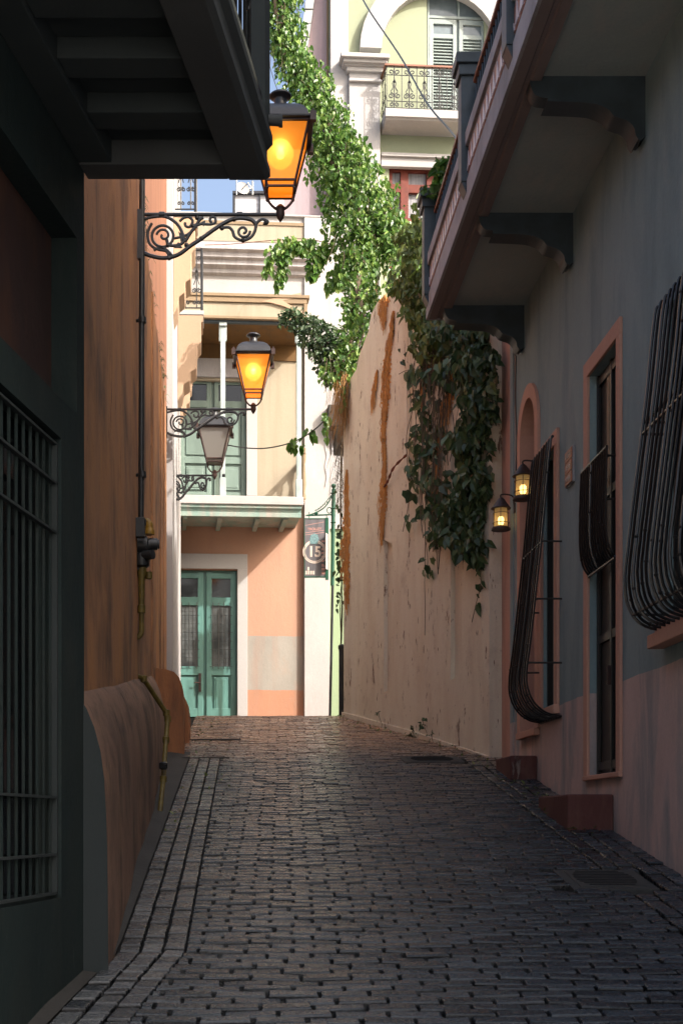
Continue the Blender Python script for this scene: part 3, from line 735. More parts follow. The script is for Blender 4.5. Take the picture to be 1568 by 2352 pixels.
# ---------------------------------------------------------------- left: old orange wall
lw = Vector((-.026, 1)).normalized(); LW = Fr((-.735, 5.5), (lw.x, lw.y), (lw.y, -lw.x))
ow = thing('orange_wall', (-.8, 9, zg(9)), 'long old rain-streaked orange plaster wall on the left, topped by weeds', 'wall')
top = [(10.02, 4.88)] + [(u, 4.9 + .025 * math.sin(u * 5) + random.uniform(-.02, .02)) for u in [9.7 - .3 * i for i in range(32)]] + [(0, 4.9)]
wall(LW, [(0, -1.2), (10.02, -.2)] + top, [], 0, .35, .3).build('wall', 'old_orange', ow)
m = MB(); m.box(LW, 6.3, 6.42, 0, .02, .0, 4.8); m.box(LW, 8.2, 8.25, 0, .012, .5, 4.8); m.box(LW, 9.0, 9.06, 0, .014, 1., 4.8); m.build('plaster_rib', 'old_orange', ow)
def buttress(fr, u0, u1, zt0, zt1, dd, n, mat, name, parent, prof=None):
    mb = MB(); k = 12
    prof = prof or [(0, 0), (.12, -.015), (.35, -.06), (.6, -.14), (.8, -.24), (.92, -.36), (.98, -.50), (1.0, -.65)]
    rows = []
    for i in range(n + 1):
        t = i / n; u = u0 + (u1 - u0) * t; zt = zt0 + (zt1 - zt0) * t; Y = fr.P(u, 0, 0).y
        wob = .007 * math.sin(u * 2.1) + .003 * math.sin(u * 5.3)
        rows.append([fr.P(u, d * (dd + wob), zt + z + wob * .6) for d, z in prof] + [fr.P(u, dd + wob + .01, zg(Y) - .2), fr.P(u, -.02, zg(Y) - .2), fr.P(u, -.02, zt)])
    m_ = len(rows[0])
    for r_ in rows: mb.v += r_
    mb.f = [(i * m_ + j, i * m_ + (j + 1) % m_, (i + 1) * m_ + (j + 1) % m_, (i + 1) * m_ + j) for i in range(n) for j in range(m_)]
    mb.f += [tuple(range(m_))[::-1], tuple(n * m_ + j for j in range(m_))]
    return mb.build(name, mat, parent, smooth=True)
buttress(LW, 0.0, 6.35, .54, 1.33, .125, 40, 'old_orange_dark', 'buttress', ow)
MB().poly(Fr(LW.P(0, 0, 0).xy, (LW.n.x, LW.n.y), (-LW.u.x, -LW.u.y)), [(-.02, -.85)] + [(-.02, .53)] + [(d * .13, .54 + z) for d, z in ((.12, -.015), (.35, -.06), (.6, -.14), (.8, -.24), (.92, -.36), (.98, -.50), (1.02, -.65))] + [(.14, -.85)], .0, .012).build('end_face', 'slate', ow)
BP = [(0, 0), (.35, -.01), (.65, -.035), (.82, -.085), (.93, -.16), (.98, -.26), (1, -.40), (1.0, -.65)]
# second, rounder buttress
bt = buttress(LW, 7.2, 8.25, 1.50, 1.56, .27, 10, 'orange_bright', 'corner_buttress', ow, BP)
buttress(LW, 8.252, 8.9, 1.42, 1.44, .31, 8, 'orange_bright', 'corner_buttress', ow, BP)

# weeds growing along its top
def blades(pts_fn, n, ln, r, mat, seed, droop=.5):
    q = random.Random(seed); mb = MB()
    for i in range(n):
        p, out = pts_fn(q); l_ = ln * q.uniform(.4, 1.2); a = Vector((q.uniform(-1, 1), q.uniform(-1, 1), 0)) * .5 + out
        mb.tube([p, p + a * l_ * .4 + Vector((0, 0, l_ * (.5 - droop * .3))), p + a * l_ * .8 + Vector((0, 0, l_ * (.5 - droop * 1.4)))], [r, r * .8, r * .2], 3)
    return mb
def wt(q): u = q.choice([q.uniform(3.5, 9.9), q.uniform(4.5, 5.5), q.uniform(8, 9)]); return LW.P(u, q.uniform(-.08, .01), 4.9), Vector((.5, 0, 0))
wd = blades(wt, 340, .09, .004, 'leaf_dark', 5)
wd.tone = [random.Random(i // 9).random() for i in range(len(wd.v))]
tag(wd.build('weeds', 'leaf_dark'), 'small weeds and moss sprouting along the top of the old orange wall', 'weeds', kind='stuff')

# downpipe on the wall
dp = thing('drainpipe', W(328, 415, 9.6), 'tall dark grey drainpipe clamped to the streaked orange wall', 'drainpipe')
def PW(px, py, Y=9.6): return W(px, py, Y)
x_ = PW(327, 0).x
m = MB(); m.tube([Vector((x_, 9.6, 5.3)), Vector((x_ - .01, 9.6, PW(0, 1225).z))], .0215, 12); m.build('pipe', 'pipe', dp, smooth=True)
for py in (735, 1090, 1200):
    m = MB(); z = PW(0, py).z; m.tube([Vector((x_, 9.6, z - .02)), Vector((x_, 9.6, z + .02))], .029, 12)
    m.tube([Vector((-.86, 9.62, z)), Vector((x_, 9.6, z))], .012, 8); m.build('clamp', 'pipe', dp, smooth=True)
m = MB(); z0, z1 = PW(0, 1235).z, PW(0, 1190).z; f0 = Fr((0, 9.6), (1, 0), (0, -1)); m.box(f0, -.865, x_ + .02, -.03, .03, z0, z1); m.build('pipe_base', 'pipe', dp, bevel=.006)

# gas regulator
gm = thing('gas_regulator', PW(335, 1290, 9.75), 'dark gas regulator with yellow fittings below the drainpipe', 'gas regulator')
Yg = 9.78
m = MB(); c = W(333, 1250, Yg)
m.lathe(W(328, 1252, Yg), [(.02, -.05), (.062, -.045), (.065, .0), (.068, .012), (.068, .028), (.05, .04), (.05, .07), (.03, .072)], 18, axis=(1, .15, 0))
m.lathe(W(352, 1250, Yg), [(.03, -.03), (.045, -.028), (.045, .03), (.034, .034), (.034, .046)], 14, axis=(1, .1, 0))
m.lathe(W(325, 1288, Yg), [(.03, -.06), (.058, -.04), (.064, .0), (.058, .05), (.03, .06)], 16, axis=(0, 0, 1))
m.lathe(W(340, 1275, Yg - .05), [(.02, -.05), (.036, -.045), (.036, .045), (.02, .05)], 12, axis=(1, -.6, 0))
m.tube([Vector((-.87, Yg, W(0, 1300, Yg).z)), W(322, 1300, Yg)], .02, 8)
m.tube([W(318, 1195, Yg), W(318, 1310, Yg)], .03, 8)
m.build('body', 'regulator', gm, smooth=True)
m = MB(); m.tube(smoothpath([W(328, 1205, Yg), W(334, 1197, Yg), W(341, 1200, Yg), W(343, 1215, Yg), W(343, 1228, Yg)], 4), [.024] * 9 + [.03] * 4 + [.04] * 4, 10)
m.build('elbow', 'gas_bright', gm, smooth=True)
m = MB(); m.tube([W(326, 1305, Yg), W(326, 1318, Yg), W(325, 1330, Yg), W(325, 1390, Yg), W(325, 1391, Yg), W(325, 1408, Yg), W(325, 1409, Yg), W(325, 1440, Yg)], [.036, .036, .026, .022, .03, .03, .02, .018], 10)
m.tube(smoothpath([W(325, 1438, Yg), W(324, 1455, Yg), W(316, 1464, Yg), W(300, 1465, Yg), Vector((-.88, Yg, W(0, 1465, Yg).z))], 4), .021, 10)
m.lathe(W(342, 1322, Yg), [(.01, -.03), (.026, -.025), (.026, .025), (.01, .03)], 10)
m.build('outlet_pipe', 'gas_yellow', gm, smooth=True)
m = MB(); m.tube(smoothpath([Vector((-.88, Yg, W(0, 1063, Yg).z)), W(300, 1063, Yg), W(306, 1072, Yg), W(308, 1110, Yg), W(312, 1190, Yg)], 4), .014, 8); m.build('feed_pipe', 'gas_yellow', gm, smooth=True)
gp = thing('gas_pipe', W(366, 1865, 9.5), 'olive yellow gas pipe bending over the rounded foot of the orange wall', 'pipe')
gpp = [(-.87, 9.85, W(0, 1555, 9.9).z), W(318, 1554, 9.9), W(330, 1560, 9.95), W(382, 1638, 10.2), W(385, 1652, 10.2), W(381, 1700, 10.1), W(375, 1790, 9.8), W(367, 1868, 9.45)]
gpp = [Vector(p) for p in gpp]
m = MB(); m.tube(gpp, .019, 10); m.build('pipe', 'gas_yellow', gp, smooth=True)
for i, p in enumerate(gpp[2:7]):
    m = MB().lathe(p, [(.012, -.028), (.027, -.022), (.027, .022), (.012, .028)], 10); m.build('fitting', 'gas_yellow', gp, smooth=True)
m = MB(); m.lathe(gpp[6] + Vector((0, 0, .1)), [(.02, -.03), (.032, -.02), (.032, .02), (.02, .03)], 8); m.tube([gpp[6] + Vector((0, -.02, .1)), gpp[6] + Vector((.03, -.05, .1))], .006, 6); m.build('valve', 'pipe', gp, smooth=True)

# orange house standing behind the old wall
oh = thing('orange_house', (-1.1, 14, zg(14)), 'smooth orange house rising behind the weedy top of the old wall', 'house')
m = MB(); m.box(Fr((0, 0), (1, 0), (0, 1)), -14, -1.0, 11.2, 15.6, .0, 7.7); m.build('wall', 'orange2', oh)

# ---------------------------------------------------------------- far left: white corner house with three balconies
wl = Vector((-.16 / 4.8, 1)).normalized(); BW = Fr((-.93, 15.6), (wl.x, wl.y), (wl.y, -wl.x))
wh = thing('white_house', (-1.0, 18, ZP), 'narrow sunlit white house front with peach moulded balconies at the far left', 'house')
m = MB(); m.box(BW, 0, 4.85, -14, 0, .9, 10.0); m.build('wall', 'white', wh)
FX = Fr((0, 0), (1, 0), (0, -1))
def motif(mb, fr, u, z0, z1, w_, r=.007, n=5):
    h = z1 - z0; X = fr.u; Z = Vector((0, 0, 1)); 
    mb.tube([fr.P(u, 0, z0), fr.P(u, 0, z1)], r, n)
    for s_ in (-1, 1):
        mb.tube(spiral(fr.P(u + s_ * w_ * .25, 0, z0 + h * .30), w_ * .22, w_ * .05, math.pi / 2, math.pi / 2 + s_ * 9.0, 18, X, Z), r, 4)
        mb.tube(smoothpath([fr.P(u + s_ * w_ * .25, 0, z0 + h * .40), fr.P(u + s_ * w_ * .08, 0, z0 + h * .5), fr.P(u + s_ * w_ * .12, 0, z0 + h * .6), fr.P(u + s_ * w_ * .03, 0, z0 + h * .66)], 3), r, 4)
        mb.tube(spiral(fr.P(u + s_ * w_ * .24, 0, z0 + h * .86), w_ * .2, w_ * .06, -math.pi / 2, -math.pi / 2 - s_ * 7.0, 14, X, Z), r, 4)
        mb.tube(spiral(fr.P(u + s_ * w_ * .22, 0, z0 + h * .09), w_ * .17, w_ * .05, math.pi / 2, math.pi / 2 + s_ * 7.0, 12, X, Z), r, 4)
    mb.lathe(fr.P(u, 0, z0 + h * .64), [(r, -.03), (r * 2.4, 0), (r, .03)], 6)
for (Y0, dY, pxr, py_s, py_r, lbl) in ((15.9, .5, 452, 497, 400, 'a'), (18.2, .5, 466, 722, 600, 'b'), (20.0, .3, 442, 863, 835, 'c')):
    zs = (VY - py_s) * Y0 / F_; u0 = Y0 - 15.6; uW = Fr((0, Y0), (1, 0), (0, -1))
    dout = (pxr - VX) * Y0 / F_ - (-.93 - .0333 * u0)
    pf = [(0, zs), (dout, zs), (dout, zs - .10), (dout * .93, zs - .10), (dout * .93, zs - .38), (dout * .78, zs - .44), (dout * .74, zs - .75), (dout * .52, zs - .80), (dout * .48, zs - .92), (dout * .24, zs - .98), (dout * .18, zs - 1.1), (0, zs - 1.2)]
    if lbl == 'c': pf = [(d, zs + (z - zs) * .55) for d, z in pf]
    b = MB().sect(BW, pf, u0, u0 + dY).build('balcony', 'peach', wh, bevel=.008)
    MB().box(BW, u0 - .01, u0 + dY + .01, 0, dout + .012, zs, zs + .06).build('slab_top', 'white', b, bevel=.006)
    zt = zs + .06 + (.85 if lbl != 'c' else .28)
    m = MB(); fe = Fr((0, Y0 + .02), (1, 0), (0, -1)); xa = -.93 - .0333 * u0 + .02; xb = xa + dout - .04
    m.tube([fe.P(xa, 0, zt), fe.P(xb, 0, zt)], .014, 6); m.tube([fe.P(xa, 0, zs + .1), fe.P(xb, 0, zs + .1)], .010, 6)
    for u in (xa + (xb - xa) * .3, xa + (xb - xa) * .78): motif(m, fe, u, zs + .1, zt, (xb - xa) * .5, .008)
    m.tube([fe.P(xb, 0, zs + .06), fe.P(xb, 0, zt + .02)], .016, 6)
    fs_ = Fr((xb, Y0), (0, 1), (1, 0))
    m.tube([fs_.P(.02, 0, zt), fs_.P(dY, 0, zt)], .014, 6)
    for k in range(5): m.tube([fs_.P(.02 + k * dY / 5, 0, zs + .06), fs_.P(.02 + k * dY / 5, 0, zt)], .009, 5)
    m.build('railing', 'iron', b)
# ---------------------------------------------------------------- street lamps
def street_lamp(P, lit, label, arm=1.02, rest=True):
    P = Vector(P); t = thing('street_lamp', P, label, 'street lamp', 'iron scroll-bracket street lamps')
    Q = lambda x, z, y=0: P + Vector((x, y, z))
    mm = lambda X, Z: Q((X - 60) * .001 * arm / 1.02, -(Z - 335) * .001)
    m = MB()
    m.tube([Q(-.02, 0), Q(arm, 0)], .013, 8)
    m.box(Fr((P.x, P.y), (1, 0), (0, -1)), -.03, .008, -.022, .022, P.z - .33, P.z + .03)
    for x in (.15, .72): m.tube([Q(x - .02, 0), Q(x + .02, 0)], .02, 8)
    m.build('arm', 'iron', t, smooth=True)
    m = MB(); r = .0105
    def sp(cx, cz, r0, r1, a0, a1, n=22): return [mm(cx + r_ * math.cos(a), cz - r_ * math.sin(a)) for r_, a in [(r0 + (r1 - r0) * i / n, a0 + (a1 - a0) * i / n) for i in range(n + 1)]]
    def pl(pts): return smoothpath([mm(x, z) for x, z in pts], 5)
    m.tube(sp(215, 495, 80, 78, 0, 6.3, 26), r, 6)
    m.tube(sp(222, 490, 52, 12, 3.0, -3.6, 20), r * .9, 6)
    m.tube(pl([(62, 372), (150, 352), (230, 350), (300, 385), (345, 440), (372, 525), (330, 560), (262, 560), (245, 520)]), r * 1.15, 6)
    m.tube(pl([(135, 400), (105, 470), (120, 550), (175, 590), (240, 605), (262, 640)]), r, 6)
    m.tube(pl([(62, 610), (130, 640), (230, 655), (330, 630), (420, 565), (500, 512), (600, 440), (690, 385), (770, 362), (862, 372), (900, 405)]), r * 1.5, 6)
    m.tube(pl([(650, 432), (700, 430), (728, 455), (745, 500), (800, 525), (860, 505), (893, 455), (905, 400), (945, 370), (985, 385), (975, 402), (955, 398)]), r * 1.1, 6)
    m.tube(sp(808, 458, 50, 12, 0, -8.0, 22), r, 6)
    m.tube(pl([(340, 385), (370, 360), (410, 355), (435, 385), (415, 425), (385, 420), (380, 395)]), r, 6)
    m.tube(pl([(380, 535), (420, 470), (460, 415), (490, 370), (515, 358)]), r * 1.2, 6)
    m.tube(pl([(455, 420), (500, 405), (560, 408), (600, 395), (600, 360), (575, 352), (562, 375), (575, 395)]), r, 6)
    m.tube(pl([(300, 510), (350, 500), (400, 480), (450, 440)]), r, 6)
    m.tube(pl([(150, 600), (200, 575), (250, 600), (290, 645)]), r, 6)
    for x, z in ((500, 512), (440, 420), (470, 360), (262, 655), (805, 525), (975, 395), (255, 560), (390, 560), (650, 435), (740, 370)):
        m.lathe(mm(x, z), [(.004, -.018), (.018, -.008), (.018, .008), (.004, .018)], 7)
    for pts in (((430, 440), (470, 430), (455, 400)), ((490, 400), (530, 380), (520, 420)), ((330, 540), (360, 580), (300, 580)), ((330, 460), (370, 500), (350, 545))):
        a = [mm(x, z) for x, z in pts]; vs = [p + Vector((0, y, 0)) for y in (-.008, .008) for p in a]
        m.add(vs, [(0, 1, 2), (5, 4, 3), (0, 1, 4, 3), (1, 2, 5, 4), (2, 0, 3, 5)])
    m.build('scroll_bracket', 'iron', t, smooth=True)
    c = Q(arm, 0)
    m = MB()
    m.lathe(c, [(.004, -.055), (.022, -.03), (.033, .0), (.030, .03), (.040, .045), (.022, .065), (.01, .075)], 12)
    for s_ in (-1, 1):
        for ax in (Vector((1, 0, 0)),):
            m.tube(smoothpath([c + Vector((0, 0, .03)), c + ax * (s_ * .045) + Vector((0, 0, .05)), c + ax * (s_ * .085) + Vector((0, 0, .095)), c + ax * (s_ * .098) + Vector((0, 0, .15)), c + ax * (s_ * .112) + Vector((0, 0, .20))], 4), .010, 7)
    m.build('yoke', 'rust_iron', t, smooth=True)
    q2 = math.sqrt(2)
    m = MB()
    zb, zt, hb, ht = .205, .60, .108, .203
    def corner(sx, sy, z): h = hb + (ht - hb) * (z - zb) / (zt - zb); return c + Vector((sx * h, sy * h, z))
    for sx in (-1, 1):
        for sy in (-1, 1):
            m.tube([corner(sx, sy, zb - .045), corner(sx, sy, zt)], .010, 5)
            p = corner(sx, sy, zb - .045); m.lathe(p, [(.003, -.022), (.012, -.01), (.006, .01)], 6)
            p = c + Vector((sx * .23, sy * .23, zt + .01)); m.box(Fr((p.x, p.y), (1, 0), (0, 1)), -.022, .022, -.022, .022, p.z - .045, p.z + .02)
            m.lathe(p + Vector((0, 0, .02)), [(.008, 0), (.012, .012), (.002, .028)], 6)
    for z in (zb, zb - .04, zt - .005):
        for (a, b) in (((-1, -1), (1, -1)), ((1, -1), (1, 1)), ((1, 1), (-1, 1)), ((-1, 1), (-1, -1))):
            m.tube([corner(*a, z), corner(*b, z)], .010 if z < .5 else .014, 5)
    m.build('lantern_frame', 'rust_iron', t)
    m = MB(); e = .004
    m.lathe(c, [((ht - e) * q2, zt - .01), ((hb - e) * q2, zb + .005)], 4, off=.5, cap=False)
    m.lathe(c, [((hb - .008) * q2, zb - .005), ((hb - .018) * q2, zb - .038)], 4, off=.5, cap=True)
    m.build('glass', 'amber_lit' if lit else 'frosted_off', t)
    m = MB()
    m.lathe(c, [(.235 * q2, zt + .0), (.238 * q2, zt + .018), (.205 * q2, zt + .022), (.20 * q2, zt + .035), (.192 * q2, zt + .07), (.165 * q2, zt + .115), (.125 * q2, zt + .15), (.085 * q2, zt + .17)], 4, off=.5)
    m.lathe(c, [(.085, zt + .165), (.055, zt + .185), (.046, zt + .21), (.046, zt + .245), (.062, zt + .255), (.082, zt + .262), (.082, zt + .275), (.060, zt + .29), (.02, zt + .298)], 20)
    m.build('hood', 'cap_black', t, smooth=True, bevel=.004)
    if lit:
        m = MB(); m.lathe(c, [(.004, .41), (.024, .418), (.030, .445), (.022, .47), (.004, .48)], 12); m.build('bulb', 'bulb', t, smooth=True)
        MB().lathe(c, [(.002, .335), (.045, .35), (.082, .385), (.098, .43), (.092, .48), (.062, .525), (.02, .545)], 20).build('globe', 'globe_glass', t, smooth=True)
        ld = bpy.data.lights.new('bulb_light', 'POINT'); lo = bpy.data.objects.new('bulb_light', ld); COL.objects.link(lo)
        ld.energy = .5; ld.color = (1, .88, .6); ld.shadow_soft_size = .05
        lo.parent = t; lo.location = (arm, -.115, .44)
    return t
street_lamp(W(325, 492, 9.6), True, 'nearest and largest lit orange street lamp, hanging beside the low concrete balcony')
street_lamp(W(383, 940, 15.4), True, 'middle lit orange street lamp on the far end of the old orange wall')
a3 = W(493, 1092, 17.4); street_lamp(a3 - Vector((.60, 0, 0)), False, 'farthest street lamp, unlit with grey glass, before the teal balcony', arm=.60)

# ---------------------------------------------------------------- far house
ag = R(4)
FW = Fr(((697 - VX) * 21.5 / F_, 21.5), (math.cos(ag), math.sin(ag)), (math.sin(ag), -math.cos(ag)))
def fz(py, d=0): return FW.uv(697, py, d)[1]
fh = thing('balcony_house', (FW.o.x - 1, 21.5, ZP), 'old cream and peach balcony house closing the lane, with teal double doors', 'house')
def fr_(x0, x1, y0, y1, d=0):
    a, zt = FW.uv(x0, y0, d); b, _ = FW.uv(x1, y0, d); _, zb = FW.uv(x0, y1, d); return rect(a, b, zb, zt)
zb0 = ZP - .1
door_h = rect(FW.uv(392, 1310)[0], FW.uv(545, 1310)[0], ZP, fz(1311))
up_h = fr_(412, 566, 872, 1142)
lo = [(-3.2, zb0), (.0, zb0), (.0, fz(1190)), (-3.2, fz(1190))]
M['far_low'] = plaster('far_house_low_paint', L(.42, .245, .17), L(.38, .225, .16), bands=[(fz(1462), L(.31, .29, .26)), (fz(1586), L(.43, .22, .14))], bump=.3, streak=L(.34, .20, .15), samt=.35, vs=.12, grime=L(.34, .24, .19), peel=L(.30, .24, .2), peel_th=.68)
wall(FW, lo, [door_h], 0, .6, .14).build('lower_wall', 'far_low', fh)
wall(FW, [(-3.2, fz(1190)), (.0, fz(1190)), (.0, fz(700)), (-3.2, fz(700))], [up_h], 0, .6, .14).build('upper_wall', 'stone_cream', fh)
# lower door
dr = MB(); a, b = door_h[0][0], door_h[1][0]; mid = (FW.uv(470, 1400)[0]); zt = door_h[2][1]
dr.box(FW, a, b, -.139, -.10, ZP, zt); dr = dr.build('double_door', 'teal_door', fh)
m = MB(); x0 = FW.uv(360, 1275)[0]; x1 = FW.uv(568, 1275)[0]
m.box(FW, b, x1, 0, .035, ZP, fz(1310)); m.box(FW, x0, x1, 0, .035, fz(1310), fz(1276)); m.build('frame', 'white', dr, bevel=.004)
m = MB(); pn = MB(); gl = MB(); bars = MB()
for (l, r_) in ((FW.uv(385, 1400, -.1)[0], FW.uv(466, 1400, -.1)[0]), (FW.uv(474, 1400, -.1)[0], FW.uv(541, 1400, -.1)[0])):
    st = .085
    m.box(FW, l, l + st, -.10, -.06, ZP, zt - .03); m.box(FW, r_ - st, r_, -.10, -.06, ZP, zt - .03)
    for za, zb_ in ((1318, 1330), (1373, 1392), (1532, 1552), (1628, 1650)):
        m.box(FW, l + st, r_ - st, -.10, -.062, fz(zb_), fz(za))
    m.box(FW, l + st, r_ - st, -.10, -.062, ZP, ZP + .14)
    MB().box(FW, l + st, r_ - st, -.10, -.092, fz(1373), fz(1330)).build('pane', 'dark_glass', dr); MB().box(FW, l + st, r_ - st, -.10, -.09, fz(1532), fz(1392)).build('pane', 'curtain_dim', dr)
    bars = MB()
    z0 = ZP + .20; z1 = fz(1556)
    pn.box(FW, l + st + .04, r_ - st - .04, -.10, -.075, z0, z1); pn.box(FW, l + st + .07, r_ - st - .07, -.08, -.066, z0 + .03, z1 - .03)
    n = 4
    for k in range(n): u = l + st + .02 + (r_ - l - 2 * st - .04) * k / (n - 1); bars.tube([FW.P(u, -.035, fz(1538)), FW.P(u, -.035, fz(1386))], .006, 5)
    for k in range(8): z = fz(1532) + (fz(1396) - fz(1532)) * k / 7; bars.tube([FW.P(l + st - .03, -.035, z), FW.P(r_ - st + .03, -.035, z)], .004, 5)
    bars.build('security_bars', 'iron', dr)
m.build('rail', 'teal_door', dr, bevel=.004); pn.build('panel', 'teal_door', dr, bevel=.006)
m = MB(); u = FW.uv(459, 1570, -.06)[0]; m.box(FW, u - .02, u + .02, -.06, -.045, fz(1590), fz(1548)); m.tube([FW.P(u, -.045, fz(1570)), FW.P(u, .0, fz(1570)), FW.P(u - .09, .005, fz(1570))], .009, 6); m.build('handle', 'rust_iron', dr)
# balcony
D = 1.0
fd = lambda py: fz(py, D)
uL = FW.uv(380, 1140, D)[0]; uR = FW.uv(697, 1140, D)[0]
bl2 = MB(); bl2.box(FW, uL, uR, 0, D, fd(1160), fd(1141)); bl2 = bl2.build('balcony', 'white_old', fh, bevel=.008)
m = MB(); m.sect(FW, [(0, fd(1160) - .001), (D - .03, fd(1160) - .001), (D - .03, fd(1167)), (D - .07, fd(1170)), (D - .08, fd(1176)), (D - .05, fd(1178)), (D - .05, fd(1187)), (D - .12, fd(1187)), (D - .12, fd(1180)), (0, fd(1180))], uL, uR - .03); m.build('fascia', 'sage_old', bl2)
m = MB()
for px in (425, 505, 592, 655): u = FW.uv(px, 1190, D - .2)[0]; MB().box(FW, u - .035, u + .035, 0, D - .12, fd(1180) - .07, fd(1180)).build('joist', 'sage_old', bl2)
m = MB(); m.box(FW, uL, uR - .05, 0, .03, fz(1211), fz(1186)); m.build('wall_plate', 'stone_cream', bl2)
for px in (512, 687):
    u = FW.uv(px, 900, D)[0] ; m = MB()
    m.box(FW, u - .038, u + .038, D - .10, D - .03, fd(1141), fd(752)); m.box(FW, u - .05, u + .05, D - .115, D - .015, fd(1141), fd(1100)); m.box(FW, u - .06, u + .06, D - .12, D, fd(752), fd(744))
    m.sect(FW, [(D - .09, fd(752)), (D - .04, fd(752)), (D - .04, fd(785)), (D - .09, fd(785))], u - .06, u + .06)
    m.build('post', 'pale_post', bl2, bevel=.006)
m = MB(); ur = FW.uv(692, 1000, D * .5)[0]    # side balustrade closing the right end
m.box(FW, ur - .02, ur + .025, .0, D - .1, fd(1141) + .72, fd(1141) + .80)
for k in range(6):
    d_ = .10 + k * .15; m.lathe(FW.P(ur, d_, fd(1141)), [(.035, 0), (.035, .06), (.022, .10), (.036, .22), (.03, .4), (.018, .55), (.034, .62), (.034, .73)], 8)
m.build('balustrade', 'tan_trim', bl2, smooth=True)
# upper door
dr = MB(); a, b = up_h[0][0], up_h[1][0]; dr.box(FW, a, b, -.139, -.10, up_h[0][1], up_h[2][1]); dr = dr.build('balcony_door', 'sage_door', fh)
m = MB(); m.box(FW, b, FW.uv(590, 900)[0], 0, .03, fz(1142), fz(872)); m.build('frame', 'white', dr, bevel=.004)
m = MB(); m.box(FW, -3.0, FW.uv(590, 850)[0], 0, .05, fz(872), fz(830)); m.build('lintel', 'white_mould', dr, bevel=.004)
m = MB(); g2 = MB()
for l, r_ in ((FW.uv(414, 1000, -.1)[0], FW.uv(484, 1000, -.1)[0]), (FW.uv(492, 1000, -.1)[0], FW.uv(564, 1000, -.1)[0])):
    st = .07; m.box(FW, l, l + st, -.10, -.06, fz(1142), fz(876)); m.box(FW, r_ - st, r_, -.10, -.06, fz(1142), fz(876))
    for ya, yb in ((876, 884), (922, 938), (1052, 1066), (1132, 1142)): m.box(FW, l + st, r_ - st, -.10, -.062, fz(yb), fz(ya))
    m.box(FW, l + st + .03, r_ - st - .03, -.10, -.075, fz(1126), fz(1072)); m.box(FW, l + st + .06, r_ - st - .06, -.08, -.066, fz(1121), fz(1078))
    m.box(FW, l + st + .02, r_ - st - .02, -.10, -.08, fz(1046), fz(944))
    MB().box(FW, l + st, r_ - st, -.10, -.088, fz(922), fz(884)).build('pane', 'dark_glass', dr)
m.build('panel', 'sage_door', dr, bevel=.005)
# loggia roof and parapet
rf = MB(); rf.box(FW, uL - .2, FW.uv(705, 700, D)[0], 0, D + .02, fd(735), fd(700)); rf.box(FW, uL - .2, FW.uv(700, 700, D)[0], 0, D - .03, fd(700), fd(686))
rf = rf.build('roof_slab', 'stone_cream', fh, bevel=.01)
m = MB(); m.box(FW, uL - .2, FW.uv(704, 700, D)[0], D + .02, D + .05, fd(700), fd(688)); m.box(FW, uL - .2, FW.uv(710, 700, D)[0], 0, D + .07, fd(688), fd(681))
m.box(FW, FW.uv(697, 700, D)[0], FW.uv(705, 700, D)[0], D + .02, D + .045, fd(735), fd(700)); m.box(FW, uL - .2, FW.uv(708, 730, D)[0], .0, D + .05, fd(738), fd(732)); m.build('roof_trim', 'tan_trim', rf, bevel=.004)
m = MB(); m.box(FW, uL, uR, 0, D - .05, fd(738) - .03, fd(738)); m.box(FW, uL, uR, .0, .028, fz(831), fd(738) - .03); m.build('ceiling', 'ochre', rf)
m = MB(); m.box(FW, uL, uR, D - .09, D - .02, fd(744), fd(738)); m.build('front_beam', 'bluegrey', rf)
zp = lambda py: fz(py, .1)
pp = MB(); pp.box(FW, -3.2, FW.uv(757, 600, .05)[0], -.4, .05, fz(700), zp(497)); pp = pp.build('parapet', 'white_old', fh)
m = MB(); m.sect(FW, [(.05, zp(583)), (.33, zp(583)), (.33, zp(590)), (.26, zp(594)), (.26, zp(604)), (.20, zp(608)), (.20, zp(618)), (.12, zp(624)), (.12, zp(632)), (.05, zp(636))], -3.2, FW.uv(740, 600, .3)[0]); m.build('cornice', 'white_mould', pp)
m = MB(); x0 = -3.1; x1 = FW.uv(704, 520)[0]
m.box(FW, x0, x1, .05, .075, zp(517), zp(510)); m.box(FW, x1 - .045, x1, .05, .075, zp(556), zp(517)); m.build('panel_moulding', 'tan_trim', pp)
m = MB(); m.box(FW, x0, x1 - .045, .05, .058, zp(556), zp(517)); m.build('panel', 'stone_cream', pp)
m = MB(); m.box(FW, -3.2, FW.uv(757, 497, .1)[0], -.4, .10, zp(497), zp(493)); m.build('coping', 'white', pp, bevel=.008)
# flaked render with bare orange edge above the loggia
m = MB(); m.poly(FW, [FW.uv(600, 692, D + .055), FW.uv(640, 682, D + .055), FW.uv(690, 672, D + .055), FW.uv(692, 680, D + .055), FW.uv(650, 690, D + .055), FW.uv(700, 722, D + .055), FW.uv(650, 702, D + .055), FW.uv(620, 694, D + .055)], D + .0, D + .055); m.build('broken_render', 'peach', rf)

